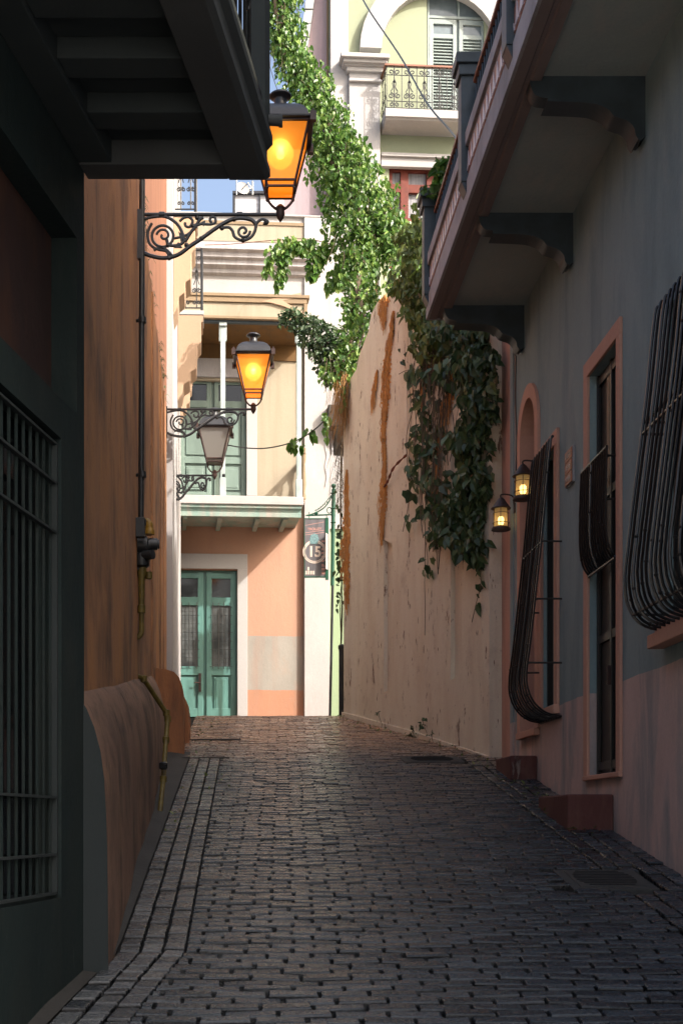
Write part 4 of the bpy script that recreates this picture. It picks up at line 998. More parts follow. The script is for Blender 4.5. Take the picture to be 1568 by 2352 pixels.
# white pier and wall to its right
wp = thing('white_pier', (.9, 21.4, ZP), 'tall worn white pier beside the hanging number sign', 'wall')
m = MB(); m.box(FW, .004, FW.uv(757, 1300, .10)[0], -.5, .10, ZP - .1, fz(745)); m.build('shaft', 'white_old', wp, bevel=.006)
m = MB(); m.box(FW, FW.uv(757, 1300, .1)[0] + .002, FW.uv(806, 900, .06)[0], -.5, .06, fz(1215), fz(500)); m.box(FW, .004, FW.uv(757, 900, .1)[0], -.5, .09, fz(745), fz(500)); m.build('upper_wall', 'white_old', wp)
m = MB(); m.box(FW, FW.uv(757, 1300, .1)[0] + .002, FW.uv(850, 900, 0)[0], -.5, .02, ZP - .1, fz(1215)); m.build('green_panel', 'green_strip', wp)
m = MB(); m.box(FW, FW.uv(751, 960, .16)[0], FW.uv(800, 960, .16)[0], .0, .3, fz(990), fz(940)); m.sect(FW, [(0, fz(990)), (.3, fz(990)), (.12, fz(1035)), (0, fz(1060))], FW.uv(768, 960, .16)[0], FW.uv(800, 960, .16)[0]); m.build('stone_bracket', 'concrete', wp, bevel=.02)
m = MB()
for px, ya, yb in ((765, 740, 1180), (760, 640, 1150), (748, 980, 1120)):
    m.tube(smoothpath([FW.P(FW.uv(px + (3 if k % 2 else -1), 1, .1)[0], .115, fz(ya + (yb - ya) * k / 6)) for k in range(7)], 4), .006, 4)
m.build('thin_wire', 'weather_wood', wp)

# ---------------------------------------------------------------- hanging sign
YS = 20.2
sg = thing('hanging_sign', (W(764, 0, YS).x, YS, ZP), 'green post with ornate arm holding the dark tall trolley sign numbered 15', 'sign')
sp_ = lambda px, py, dy=0: W(px, py, YS) + Vector((0, dy, 0))
m = MB(); pb = sp_(757, 1650); pb.z = ZP
m.tube([pb, sp_(764, 1330)], .021, 10); m.build('lower_post', 'pipe', sg, smooth=True)
m = MB(); m.tube([sp_(763, 1345), sp_(766, 1125)], [.030, .032], 12); m.lathe(sp_(766, 1125), [(.03, -.01), (.038, 0), (.02, .02), (.03, .04), (.04, .06), (.03, .085), (.005, .095)], 12)
for py in (1200, 1168, 1133): m.lathe(sp_(765, py), [(.034, -.012), (.044, 0), (.034, .012)], 12)
m.lathe(pb, [(.09, 0), (.08, .05), (.04, .10), (.025, .16)], 10)
m.build('post', 'sign_green', sg, smooth=True)
m = MB(); m.tube([sp_(762, 1182), sp_(704, 1184)], .012, 6)
m.tube(smoothpath([sp_(761, 1140), sp_(755, 1152), sp_(745, 1165), sp_(732, 1174), sp_(716, 1181), sp_(702, 1184)], 5), .010, 6)
m.tube(smoothpath([sp_(762, 1136), sp_(752, 1148), sp_(742, 1160), sp_(730, 1170), sp_(722, 1172)], 5), .006, 5)
m.tube([sp_(756, 1172) + Vector((.036 * math.cos(i * .45), 0, .046 * math.sin(i * .45))) for i in range(15)], .008, 5)
for i in range(7): p = sp_(756 - i * 5, 1150 + i * 3.6); m.lathe(p, [(.003, -.015), (.01, 0), (.003, .015)], 5)
m.tube([sp_(710, 1192), sp_(710, 1176)], .007, 5); m.tube([sp_(750, 1192), sp_(750, 1182)], .007, 5)
m.lathe(sp_(726, 1179), [(.004, -.03), (.03, -.01), (.03, .01), (.004, .03)], 6)
m.build('scroll_arm', 'sign_green', sg, smooth=True)
SF = Fr((0, YS), (1, 0), (0, -1))
X = lambda px: W(px, 0, YS).x
Zs = lambda py: W(0, py, YS).z
m = MB(); m.box(SF, X(700), X(747), -.02, .02, Zs(1325), Zs(1192)); bd = m.build('board', 'sign_face', sg)
m = MB(); m.box(SF, X(747), X(754), -.03, .03, Zs(1332), Zs(1190)); m.box(SF, X(699), X(747), -.024, .024, Zs(1327), Zs(1324.5)); m.box(SF, X(699), X(747), -.024, .024, Zs(1193), Zs(1191)); m.box(SF, X(698.4), X(700), -.024, .024, Zs(1327), Zs(1191)); m.box(SF, X(744), X(750), .03, .036, Zs(1300), Zs(1289)); m.build('frame', 'sign_green', bd)
def tS(body, px, py, size, mat, nm, sx=1, bold=0, tilt=0):
    return text(body, size, textM(Vector((X(px), YS - .0225, Zs(py))), (math.cos(tilt), 0, math.sin(tilt)), (-math.sin(tilt), 0, math.cos(tilt))), mat, bd, nm, .001, bold, sx)
tS('15', 722, 1269, .225, 'sign_cream', 'number', .92, .006)
tS('TROLLEY', 722, 1216, .055, 'sign_pink', 'lettering', .95, .001, .03)
tS('Tapas', 722, 1206, .06, 'sign_pink', 'script', .9, .001, .05) if False else None
tS('LUNCH', 741.5, 1262, .06, 'sign_pink', 'side_lettering', .9, .001, math.pi / 2)
bpy.data.objects.remove([o for o in bd.children if o.name.startswith('side_lettering')][0])
m = MB(); cx, cz = X(722), Zs(1268)
for rad, th in ((.172, .010), (.150, .007)):
    n = 40; vs = [Vector((cx + (rad + s_ * th) * math.cos(2 * math.pi * i / n), YS - y, cz + (rad + s_ * th) * math.sin(2 * math.pi * i / n))) for i in range(n) for s_ in (-1, 1) for y in (.021, .0235)]
    m.add(vs, [(4 * i + 1, 4 * i + 3, 4 * ((i + 1) % n) + 3, 4 * ((i + 1) % n) + 1) for i in range(n)] + [(4 * i + a, 4 * i + a + 1, 4 * ((i + 1) % n) + a + 1, 4 * ((i + 1) % n) + a) for i in range(n) for a in (0, 2)])
m.build('ring', 'sign_cream', bd, recalc=False)
m = MB(); m.poly(SF, [(X(711), Zs(1250)), (X(729), Zs(1250)), (X(732), Zs(1238)), (X(729), Zs(1229)), (X(722), Zs(1226)), (X(714), Zs(1229)), (X(711), Zs(1238))], .02, .0262); m.build('trolley_picture', 'sign_blue', bd)
m = MB(); q = random.Random(4)
for k in range(9): z = 1242 + k * 9; m.box(SF, X(738), X(746), .02, .0225, Zs(z + q.uniform(3, 6.5)), Zs(z))
for z0, z1 in ((1208, 1200), (1225, 1219), (1230, 1224)): m.add([Vector((X(700), YS - .0215, Zs(z0))), Vector((X(744), YS - .0215, Zs(z1))), Vector((X(744), YS - .0215, Zs(z1) + .006)), Vector((X(700), YS - .0215, Zs(z0) + .006))], [(0, 1, 2, 3)])
m.build('side_panel', 'sign_pink', bd)
m = MB()
for k in range(4): m.box(SF, X(701 + k * 5.6), X(705 + k * 5.6), .02, .0225, Zs(1320), Zs(1312))
m.box(SF, X(706), X(710), .02, .0225, Zs(1311), Zs(1303)); m.build('base_marks', 'sign_cream', bd)
m = MB(); SP = Fr((X(764), YS), (0.35, .94), (-.94, .35)); m.box(SP, -.16, .0, .06, .068, Zs(1310), Zs(1228)); m.build('side_plate', 'white_old', sg)

# ---------------------------------------------------------------- green building up high
GW = Fr(((757 - VX) * 24 / F_, 24), (math.cos(ag), math.sin(ag)), (math.sin(ag), -math.cos(ag)))
gz = lambda py, d=0: GW.uv(900, py, d)[1]; gu = lambda px, d=0: GW.uv(px, 300, d)[0]
gb = thing('green_building', (GW.o.x + 1, 24, ZP), 'pale green building with white pilaster, arch and scrolled iron balcony high above the vines', 'building')
cx, cz, ri, ro = gu(1007), gz(122), gu(1007) - gu(873), gu(1007) - gu(824)
hole = fr = rect(gu(980), gu(1112), gz(246), gz(-70)); wr = rect(gu(893), gu(1062), gz(660), gz(381))
MBw = wall(GW, rect(0, 5.2, ZP - .1, 16.5), [hole, wr], 0, 2.0, .16); MBw.build('wall', 'green_wall', gb)
def arcp(r): return [(cx - r, gz(250) if False else cz)] + [(cx - r * math.cos(math.pi * i / 20), cz + r * math.sin(math.pi * i / 20)) for i in range(21)]
m = MB(); a_, b_ = arcp(ri), arcp(ro)
for i in range(1, len(a_) - 1): m.poly(GW, [a_[i], a_[i + 1], b_[i + 1], b_[i]], 0, .16)
m.build('arch_ring', 'white', gb)
pl_ = MB(); pl_.box(GW, 0, gu(800, .12), -.01, .12, ZP, 16.5); pl_.box(GW, gu(800, .12) + .002, gu(873, .2), -.01, .20, ZP, gz(166, .2)); pl_ = pl_.build('pilaster', 'white_old', gb, bevel=.008)
m = MB()
for y0, y1, d, xl, xr in ((122, 132, .42, 783, 895), (132, 144, .36, 788, 890), (144, 152, .30, 791, 886), (152, 165, .26, 796, 880), (182, 188, .26, 801, 877)):
    m.box(GW, gu(xl, d), gu(xr, d), 0, d, gz(y1, d), gz(y0, d))
m.build('capital', 'white', pl_, bevel=.012)
m = MB(); m.box(GW, gu(873), gu(1070), 0, .10, gz(381, .1), gz(360, .1)); m.box(GW, gu(873), gu(1070), 0, .15, gz(360, .1), gz(354, .1)); m.box(GW, gu(873), gu(1070), 0, .12, gz(354, .1), gz(350, .1)); m.build('cornice', 'white', gb, bevel=.006)
# shuttered french window
fd_ = MB(); fd_.box(GW, hole[0][0], hole[1][0], -.159, -.12, hole[0][1], hole[2][1]); fd_ = fd_.build('french_window', 'shutter_grey', gb)
m = MB(); sl = MB(); g3 = MB()
m.box(GW, gu(980, -.1), gu(984, -.1), -.12, -.05, hole[0][1], hole[2][1]); m.box(GW, gu(980, -.1), gu(1112), -.12, -.06, gz(39, -.1), gz(33, -.1)); m.box(GW, gu(1050, -.1), gu(1054, -.1), -.12, -.06, gz(33, -.1), gz(-70))
g3.box(GW, gu(985, -.1), gu(1049, -.1), -.12, -.11, gz(33, -.1), gz(-70)); g3.box(GW, gu(1055, -.1), gu(1110, -.1), -.12, -.11, gz(33, -.1), gz(-70))
for l, r_ in ((985, 1047), (1053, 1112)):
    m.box(GW, gu(l, -.1), gu(l + 9, -.1), -.12, -.07, gz(246), gz(40, -.1)); m.box(GW, gu(r_ - 8, -.1), gu(r_, -.1), -.12, -.07, gz(246), gz(40, -.1))
    m.box(GW, gu(l + 9, -.1), gu(r_ - 8, -.1), -.12, -.072, gz(51, -.1), gz(40, -.1)); m.box(GW, gu(l + 9, -.1), gu(r_ - 8, -.1), -.12, -.072, gz(84, -.1), gz(74, -.1))
    g3.box(GW, gu(l + 9, -.1), gu(r_ - 8, -.1), -.12, -.11, gz(74, -.1), gz(51, -.1))
    y = 86; sl = MB()
    while y < 240:
        z = gz(y, -.1); sl.sect(GW, [(-.118, z), (-.112, z + .004), (-.075, z - .045), (-.081, z - .049)], gu(l + 10, -.1), gu(r_ - 9, -.1)); y += 7.2
    sl.build('louvres', 'shutter_grey', fd_)
m.build('frame', 'shutter_grey', fd_, bevel=.004); g3.build('pane', 'glass_sky', fd_)
# balcony with scrolled railing
db = .55
bb = MB(); bb.box(GW, gu(885, db), gu(1100, db), 0, db, gz(266, db), gz(247, db)); bb.sect(GW, [(0, gz(266, db)), (db - .03, gz(266, db)), (db - .06, gz(270, db)), (0, gz(270, db) - .02)], gu(887, db), gu(1100, db)); bb = bb.build('balcony', 'white_old', gb, bevel=.008)
m = MB(); GR = Fr((0, 0), (1, 0), (0, 1)); GR.u = GW.u; GR.n = GW.n; GR.o = GW.o + GW.n * (db - .05)
z0, z1 = gz(244, db), gz(147, db); ua, ub = gu(889, db), gu(1096, db); nm = 6
for k in range(nm):
    u = ua + (ub - ua) * (k + .5) / nm; motif(m, GR, u, z0, z1, (ub - ua) / nm * .9, .0105)
    m.tube([GR.P(ua + (ub - ua) * k / nm, 0, z0), GR.P(ua + (ub - ua) * k / nm, 0, z1)], .008, 5)
for z in (z0 + .01, z0 + .13, z1 - .02, z1 - .16): m.tube([GR.P(ua, 0, z), GR.P(ub, 0, z)], .008, 5)
GS = Fr((0, 0), (1, 0), (0, 1)); GS.u = GW.n; GS.n = GW.u; GS.o = GW.o + GW.u * (ua - .01)
motif(m, GS, .14, z0, z1, .25, .0068); motif(m, GS, .37, z0, z1, .25, .0068)
for z in (z0 + .01, z1 - .02): m.tube([GS.P(0, 0, z), GS.P(db - .05, 0, z)], .008, 5)
rl = m.build('railing', 'iron', bb)
m = MB(); m.box(GW, ua - .04, ub, db - .08, db - .02, z1, z1 + .03); m.box(GW, ua - .04, ua + .01, 0, db - .08, z1, z1 + .03); m.build('handrail', 'rail_brown', rl)
# red window with curtains
rw = MB(); rw.box(GW, wr[0][0], wr[1][0], -.159, -.13, wr[0][1], wr[2][1]); rw = rw.build('red_window', 'curtain', gb)
m = MB(); g4 = MB()
for xa, xb in ((893, 900), (919, 937), (979, 998), (1040, 1062)): m.box(GW, gu(xa, -.08), gu(xb, -.08), -.13, -.05, wr[0][1], wr[2][1])
for ya, yb in ((381, 394), (423, 442), (500, 518), (575, 592), (640, 660)): m.box(GW, wr[0][0], wr[1][0], -.13, -.055, gz(yb, -.08), gz(ya, -.08))
m.build('frame', 'red_frame', rw, bevel=.006)

# lilac building, rooftop shed, dish
lb = thing('lilac_building', (1.2, 24.2, ZP), 'lilac plastered building with a corrugated roof edge behind the vines', 'building')
LB = Fr((0, 24.15), (1, 0), (0, -1)); lu = lambda px: LB.uv(px, 0)[0]; lz = lambda py: LB.uv(700, py)[1]
m = MB(); m.poly(LB, [(lu(640), ZP), (lu(757), ZP), (lu(757), lz(-160)), (lu(744), lz(-160)), (lu(705), lz(130)), (lu(688), lz(300)), (lu(640), lz(405))], -2.5, 0); m.build('wall', 'lilac', lb)
m = MB(); q = [(744, -160), (705, 125)]
for k in range(9):
    t0, t1 = k / 9, (k + 1) / 9; xa = 744 - 39 * t0; xb = 744 - 39 * t1; ya = -160 + 285 * t0; yb = -160 + 285 * t1
    m.poly(LB, [(lu(xa), lz(ya)), (lu(xa - 19), lz(ya)), (lu(xb - 19), lz(yb - 3)), (lu(xb), lz(yb - 3))], -.2, .10 + .012 * (k % 2))
m.build('roof_edge', 'metal_roof', lb)
m = MB(); m.tube([LB.P(lu(752), .02, ZP), LB.P(lu(752), .02, lz(-160))], .02, 6); m.build('downpipe', 'tan_trim', lb)
cb = thing('shade_mass', (3, 17.4, ZP), 'added cream mass hidden behind the tall cream wall, shading the cross street', 'house')
MB().box(Fr((0, 0), (1, 0), (0, 1)), 1.75, 6, 15.9, 18.4, ZP - .3, 4.9).build('wall', 'cream', cb)  # added unseen block that keeps sun off the cross street ground
rs = thing('rooftop_shed', (W(590, 0, 24).x, 24, 10), 'grey weathered board shed on the roof behind the parapet', 'shed')
RS = Fr((0, 24), (1, 0), (0, -1)); ru = lambda px: RS.uv(px, 0)[0]; rz = lambda py: RS.uv(0, py)[1]
m = MB(); m.box(RS, ru(540), ru(652), -1.5, 0, rz(520), rz(447)); m.build('board_wall', 'weather_wood', rs)
m = MB(); m.box(RS, ru(534), ru(656), -1.6, .06, rz(447), rz(441)); m.box(RS, ru(534), ru(540), -.02, .04, rz(520), rz(447)); m.box(RS, ru(595), ru(598), .0, .04, rz(520), rz(447)); m.build('frame', 'cap_black', rs)
ds = thing('satellite_dish', W(560, 430, 23.6), 'small white satellite dish on the rooftop shed', 'satellite dish')
m = MB(); m.lathe(W(557, 432, 23.4), [(.001, .03), (.05, .025), (.09, .012), (.115, -.008), (.118, -.014), (.09, .004), (.05, .016), (.001, .02)], 24, axis=(-.3, 1, -.2)); m.build('dish', 'white', ds, smooth=True)
m = MB(); m.tube([W(557, 432, 23.45), W(570, 420, 23.1), W(578, 432, 23.1)], .012, 5); m.tube([W(580, 447, 23.6), W(580, 415, 23.6)], .018, 6); m.tube([W(566, 445, 23.6), W(580, 425, 23.6)], .012, 5); m.tube([W(557, 434, 23.55), W(580, 432, 23.6)], .014, 5); m.build('mount', 'metal_roof', ds)
tag(MB().tube([W(543, 447, 23.7), W(543, 412, 23.7)], .012, 5).build('antenna_pole', 'metal_roof'), 'thin antenna pole standing left of the satellite dish', 'pole')

# ---------------------------------------------------------------- overhead cables, thin pole
def cable(pts, r, label, mat='pipe', name='cable'):
    tag(MB().tube(smoothpath(pts, 8), r, 5).build(name, mat, smooth=True), label, 'cable')
cable([W(815, -40, 19), W(846, 20, 18), W(920, 130, 17), W(980, 235, 16), W(1030, 295, 15), W(1056, 328, 13.5)], .011, 'black overhead cable crossing diagonally in front of the arch and iron balcony')
cable([W(522, 1022, 17.3), W(570, 1029, 17.2), W(620, 1028, 17.2), W(680, 1012, 17.2), W(730, 980, 17.1), W(765, 940, 17.1)], .009, 'thin sagging cable from the unlit lamp to the wall corner')
cable([W(606, 90, 20), W(622, 160, 20), W(650, 240, 20), W(680, 300, 20)], .006, 'thin dark wire against the sky beside the left balcony')
cable([W(470, 562, 20.9), W(530, 560, 20.9), W(620, 552, 20.6), W(700, 548, 19.5), W(760, 560, 18)], .006, 'fine brown wire strung across the cream parapet', 'brown_root')
mp = MB(); b_ = W(868, 700, 17.6); 
mp.tube([Vector((b_.x, 17.6, ZP)), W(869, 470, 17.6)], .018, 8)
tag(mp.build('metal_pole', 'metal_roof', smooth=True), 'thin grey metal pole rising behind the peak of the cream wall', 'pole')
mp = MB(); b_ = W(858, 700, 18); mp.tube([Vector((b_.x, 18, ZP)), W(859, 700, 18), W(861, 540, 18)], [.05, .045, .04], 8)
tag(mp.build('timber_post', 'brown_root', smooth=True), 'rough reddish timber post half buried in the vines', 'post')

# ---------------------------------------------------------------- foliage
def leaves(mb, items, size, rnd, droop=.7, outv=Vector((-.3, -1, .1)), tone0=(.5, .25), fold=.12):
    for p, s_ in items:
        L_ = size * s_ * rnd.uniform(.5, 1.35); wd_ = L_ * rnd.uniform(.55, .85)
        tip = Vector((rnd.gauss(0, .5), rnd.gauss(0, .5), -droop + rnd.gauss(0, .45))).normalized()
        nrm = (outv + Vector((rnd.gauss(0, .55), rnd.gauss(0, .5), rnd.gauss(0, .55)))).normalized()
        sd_ = tip.cross(nrm)
        if sd_.length < .05: continue
        sd_.normalize(); nrm = sd_.cross(tip)
        b = len(mb.v)
        P_ = lambda a, c, e: p + tip * (a * L_) + sd_ * (c * wd_) + nrm * (e * L_)
        mb.v += [P_(.06, 0, 0), P_(-.04, .30, fold), P_(.34, .50, fold * 1.2), P_(.72, .26, fold * .5), P_(1.0, 0, -.10), P_(.72, -.26, fold * .5), P_(.34, -.50, fold * 1.2), P_(-.04, -.30, fold), P_(.5, 0, -.03)]
        mb.f += [(b, b + 1, b + 2, b + 8), (b + 8, b + 2, b + 3, b + 4), (b, b + 8, b + 6, b + 7), (b + 8, b + 4, b + 5, b + 6)]
        mb.tone += [min(1, max(0, rnd.gauss(*tone0)))] * 9
def cloud(path, n, rnd, depth=.8, shell=.55):
    """points in a lumpy rope of foliage; path = (px,py,Y,r_px,weight)"""
    out = []; segs = []
    for i in range(len(path) - 1):
        a, b = path[i], path[i + 1]; segs.append((math.hypot(a[0] - b[0], a[1] - b[1]) * (a[3] * a[4] + b[3] * b[4]), a, b))
    tot = sum(s_[0] for s_ in segs)
    lumps = [(rnd.random() * len(segs), rnd.gauss(0, .5), rnd.gauss(0, .5), rnd.uniform(.5, 1.3)) for _ in range(60)]
    for ln, a, b in segs:
        for _ in range(int(n * ln / tot)):
            t = rnd.random(); px, py, Y, r_, _w = [a[k] * (1 - t) + b[k] * t for k in range(5)]
            rr = r_ * Y / F_; ang = rnd.uniform(0, 2 * math.pi); q = rnd.random() ** .45
            q *= 1 + .38 * math.sin(px * .045 + ang * 3) * math.cos(py * .037 - ang * 2)
            if math.sin(px * .13 + q * 3 * math.cos(ang)) * math.sin(py * .11 + q * 3 * math.sin(ang)) > .45 and rnd.random() < .8: continue
            c = W(px, py, Y); out.append((c + Vector((math.cos(ang) * q * rr, rnd.uniform(-depth, depth) * rr * math.sqrt(max(0, 1.05 - q * q if q < 1 else .05)) - .0, math.sin(ang) * q * rr)), 1))
    return out
rv = random.Random(11)
bv = thing('climbing_vine', W(866, 700, 17.3), 'huge bright green sunlit vine climbing diagonally to the upper left over the lane', 'vine')
YV = 17.4
main = [(635, -60, YV, 46, 1), (648, 20, YV, 48, 1), (652, 95, YV, 40, 1), (682, 150, YV, 46, 1), (715, 215, YV, 50, 1.05), (745, 290, YV, 56, 1.1), (775, 360, YV, 62, 1.1), (812, 430, YV, 80, 1.1), (830, 495, YV, 84, 1.1), (842, 545, YV, 72, 1)]
m1 = [(842, 545, YV, 62, 1), (832, 610, 17.2, 44, 1.1), (828, 670, 17.0, 42, 1.1), (822, 730, 16.9, 46, 1.1), (818, 785, 16.7, 48, 1.1), (790, 830, 16.6, 44, 1), (765, 855, 16.6, 26, .8)]
m2 = [(870, 500, YV, 50, 1), (905, 545, YV, 46, 1), (935, 590, 17, 38, 1), (920, 635, 16.6, 32, .9), (900, 655, 16.2, 24, .8)]
mb = MB(); mb.tone = []
leaves(mb, cloud(main, 8600, rv, .8) + cloud(m1, 2600, rv, .7) + cloud(m2, 1700, rv, .7), .070, rv, .9, Vector((.15, -.9, .45)))
mb.build('foliage', 'leaf_bright', bv, recalc=False)
mb = MB(); mb.tone = []     # thinner side shoots on the left
sh = [[(770, 565, YV, 26, .7), (730, 572, YV, 24, .6), (690, 562, YV, 20, .6), (650, 566, YV, 20, .7), (622, 590, YV, 14, .7), (612, 630, YV, 10, .5)], [(655, 570, YV, 18, .5), (648, 610, YV, 12, .5), (640, 655, YV, 9, .4)],
      [(730, 580, YV, 22, .5), (722, 620, YV, 14, .4), (715, 640, YV, 9, .3)], [(800, 600, YV, 34, .6), (770, 640, YV, 24, .6), (752, 660, YV, 10, .4)]]
for s_ in sh: leaves(mb, cloud(s_, int(230 * len(s_) / 3), rv, .8), .085, rv, 1.0, Vector((.1, -1, .3)))
for _ in range(70):     # loose trailing strands
    a = rv.choice(main + m1 + m2 + main); x = a[0] + rv.choice([-1, 1, .3]) * a[3] * rv.uniform(.6, 1.1); y = a[1] + rv.uniform(-20, 40); ln = rv.uniform(25, 75)
    for k in range(int(ln / 5)): leaves(mb, [(W(x + rv.uniform(-5, 5) + 3 * math.sin(k), y + k * 5, a[2] - .15), rv.uniform(.5, 1.0))], .08, rv, 1.2, Vector((.15, -1, .3)))
mb.build('shoot_leaves', 'leaf_bright', bv, recalc=False)
m = MB()
for path, r0, r1 in ((main, .03, .05), (m1, .05, .035), (m2, .03, .02)):
    for k in range(4):
        q = smoothpath([W(a[0] + rv.uniform(-.35, .35) * a[3], a[1] + rv.uniform(-10, 10), a[2] + rv.uniform(-.1, .1)) for a in path], 4)
        m.tube(q, [(r0 + (r1 - r0) * i / len(q)) * (1 if k == 0 else .35) for i in range(len(q))], 5)
for s_ in sh: q = smoothpath([W(a[0], a[1] - 4, a[2]) for a in s_], 4); m.tube(q, [.011 * (1 - .7 * i / len(q)) for i in range(len(q))], 4)
for i in range(160):
    a = rv.choice(main + m1 + m2); c = W(a[0] + rv.uniform(-1, 1) * a[3], a[1] + rv.uniform(-.8, .8) * a[3], a[2] - rv.uniform(0, .5) * a[3] * a[2] / F_)
    d = Vector((rv.uniform(-.12, .12), rv.uniform(-.1, .02), rv.uniform(-.4, .05))); m.tube([c, c + d * .5 + Vector((.02, 0, 0)), c + d], .004, 4)
m.build('stem', 'stem', bv, smooth=True)

# darker shrub hanging at the lower left
rv2 = random.Random(12)
sv = thing('hanging_shrub', W(790, 840, 16.8), 'dark green shrub reaching left from the vine in front of the loggia', 'shrub')
mb = MB(); mb.tone = []
p1 = [(648, 738, 16.9, 16, .8), (675, 728, 16.9, 22, 1), (700, 748, 16.9, 30, 1), (735, 775, 16.8, 40, 1), (765, 800, 16.8, 42, 1), (785, 830, 16.8, 36, 1)]
p2 = [(735, 790, 16.8, 36, .8), (745, 830, 16.8, 30, .8), (755, 860, 16.8, 18, .7), (770, 880, 16.8, 14, .7)]
leaves(mb, cloud(p1, 1500, rv2, .8) + cloud(p2, 420, rv2, .8), .062, rv2, .3, Vector((0, -.7, .6)), (.35, .25))
mb.build('foliage', 'leaf_dark', sv, recalc=False)
m = MB()
for p in (p1, p2): q = smoothpath([W(a[0], a[1], a[2]) for a in p[::-1]], 4); m.tube(q, [.02 * (1 - .7 * i / len(q)) for i in range(len(q))], 5)
m.build('stem', 'stem', sv)

# hanging tendril on the sagging cable
sv2 = thing('cable_creeper', W(700, 1003, 17.15), 'sprigs of green creeper hanging from the sagging cable', 'creeper')
mb = MB(); mb.tone = []
for pth, n in (([(665, 1030, 17.15, 5, 1), (680, 1015, 17.15, 14, 1), (692, 1030, 17.15, 9, 1)], 26), ([(705, 985, 17.15, 8, 1), (722, 1010, 17.15, 10, 1)], 14), ([(750, 950, 17.1, 10, 1), (752, 1000, 17.1, 9, 1)], 22)):
    leaves(mb, cloud(pth, n, rv2, .6), .10, rv2, 1.1, Vector((0, -1, .2)), (.4, .2))
mb.build('foliage', 'leaf_bright', sv2, recalc=False)
m = MB(); m.tube(smoothpath([W(760, 945, 17.1), W(740, 970, 17.1), W(710, 995, 17.15), W(670, 1024, 17.15)], 5), .006, 4); m.build('stem', 'stem', sv2)

# dark ivy on the cream wall
ri_ = random.Random(21)
iv = thing('hanging_ivy', CW.P(cp(1080, 720)[0], .2, cp(1080, 720)[1]), 'mass of dark heart-leaved ivy hanging down the cream wall under the overhead balcony', 'ivy')
def ivc(blobs, n, dmin=.05, dmax=.3):
    out = []; tot = sum(b[2] * b[3] * b[4] for b in blobs)
    for x, y, rx, ry, w_ in blobs:
        for _ in range(int(n * rx * ry * w_ / tot)):
            a = ri_.uniform(0, 2 * math.pi); q = ri_.random() ** .5; u, z = cp(x + rx * q * math.cos(a), y + ry * q * math.sin(a))
            out.append((CW.P(u, ri_.uniform(dmin, dmax) * (1.15 - q), z), 1))
    return out
dense = [(1060, 760, 75, 45, 1), (1100, 830, 48, 55, 1.3), (1112, 920, 38, 60, 1.4), (1095, 1010, 38, 60, 1.3), (1100, 1100, 32, 60, 1.4), (1075, 1170, 48, 45, 1.3), (1085, 1235, 40, 35, 1.2), (1050, 1215, 38, 32, 1), (1105, 1270, 18, 30, .9), (1050, 850, 30, 40, .7)]
sparse = [(985, 860, 50, 22, .7), (960, 850, 30, 18, .5), (985, 920, 34, 36, .6), (975, 1010, 36, 40, .6), (970, 1075, 34, 40, .7), (1000, 1010, 40, 50, .5), (1010, 1110, 40, 40, .6), (1000, 1170, 36, 26, .7), (1030, 1160, 40, 30, .8), (955, 1190, 16, 12, .5), (990, 1290, 14, 28, .5), (1010, 1230, 26, 24, .6), (950, 1130, 14, 12, .5), (1112, 1320, 9, 30, .5), (1105, 1370, 7, 22, .4), (925, 820, 12, 22, .3), (1145, 1020, 10, 12, .3), (1150, 880, 9, 40, .5)]
mb = MB(); mb.tone = []
cwn = Vector((CW.n.x, CW.n.y, .15))
leaves(mb, ivc(dense, 1900), .105, ri_, 1.0, cwn + Vector((0, -.5, 0)), (.4, .25), .10)
leaves(mb, ivc(sparse, 420, .03, .16), .105, ri_, 1.0, cwn + Vector((0, -.5, 0)), (.5, .25), .10)
mb.build('foliage', 'leaf_dark', iv, recalc=False)
mb = MB(); mb.tone = []
upper = [(975, 600, 26, 60, 1), (960, 660, 40, 40, 1), (985, 720, 38, 40, 1), (1020, 765, 45, 35, 1), (940, 640, 20, 30, .7), (960, 545, 25, 40, 1), (1000, 800, 40, 30, .6), (1000, 480, 24, 50, .6)]
leaves(mb, ivc(upper, 1300, .0, .35), .095, ri_, 1.0, cwn + Vector((0, -.5, 0)), (.4, .25), .10)
mb.build('upper_foliage', 'leaf_olive', iv, recalc=False)
m = MB()
for k in range(64):
    x = ri_.choice([ri_.uniform(960, 1120), ri_.uniform(985, 1060)]); y = ri_.uniform(700, 860); ln = ri_.uniform(150, 480)
    pts = []; 
    for j in range(6):
        t = j / 5; u, z = cp(x + ri_.uniform(-7, 7) - 12 * t, min(y + ln * t, 1330)); pts.append(CW.P(u, .05 + ri_.uniform(0, .05), z))
    m.tube(smoothpath(pts, 3), ri_.uniform(.0025, .006), 4)
for pth in ([(1110, 1290), (1115, 1340), (1103, 1390), (1094, 1430)], [(985, 1230), (992, 1290), (985, 1330), (986, 1390), (985, 1460)], [(1010, 1060), (985, 1080), (975, 1100), (985, 1130), (1020, 1165)], [(1060, 900), (1035, 870), (1000, 855), (950, 850), (925, 860)]):
    m.tube(smoothpath([CW.P(cp(x, y)[0], .05, cp(x, y)[1]) for x, y in pth], 5), .004, 4)
m.build('stem', 'stem', iv)

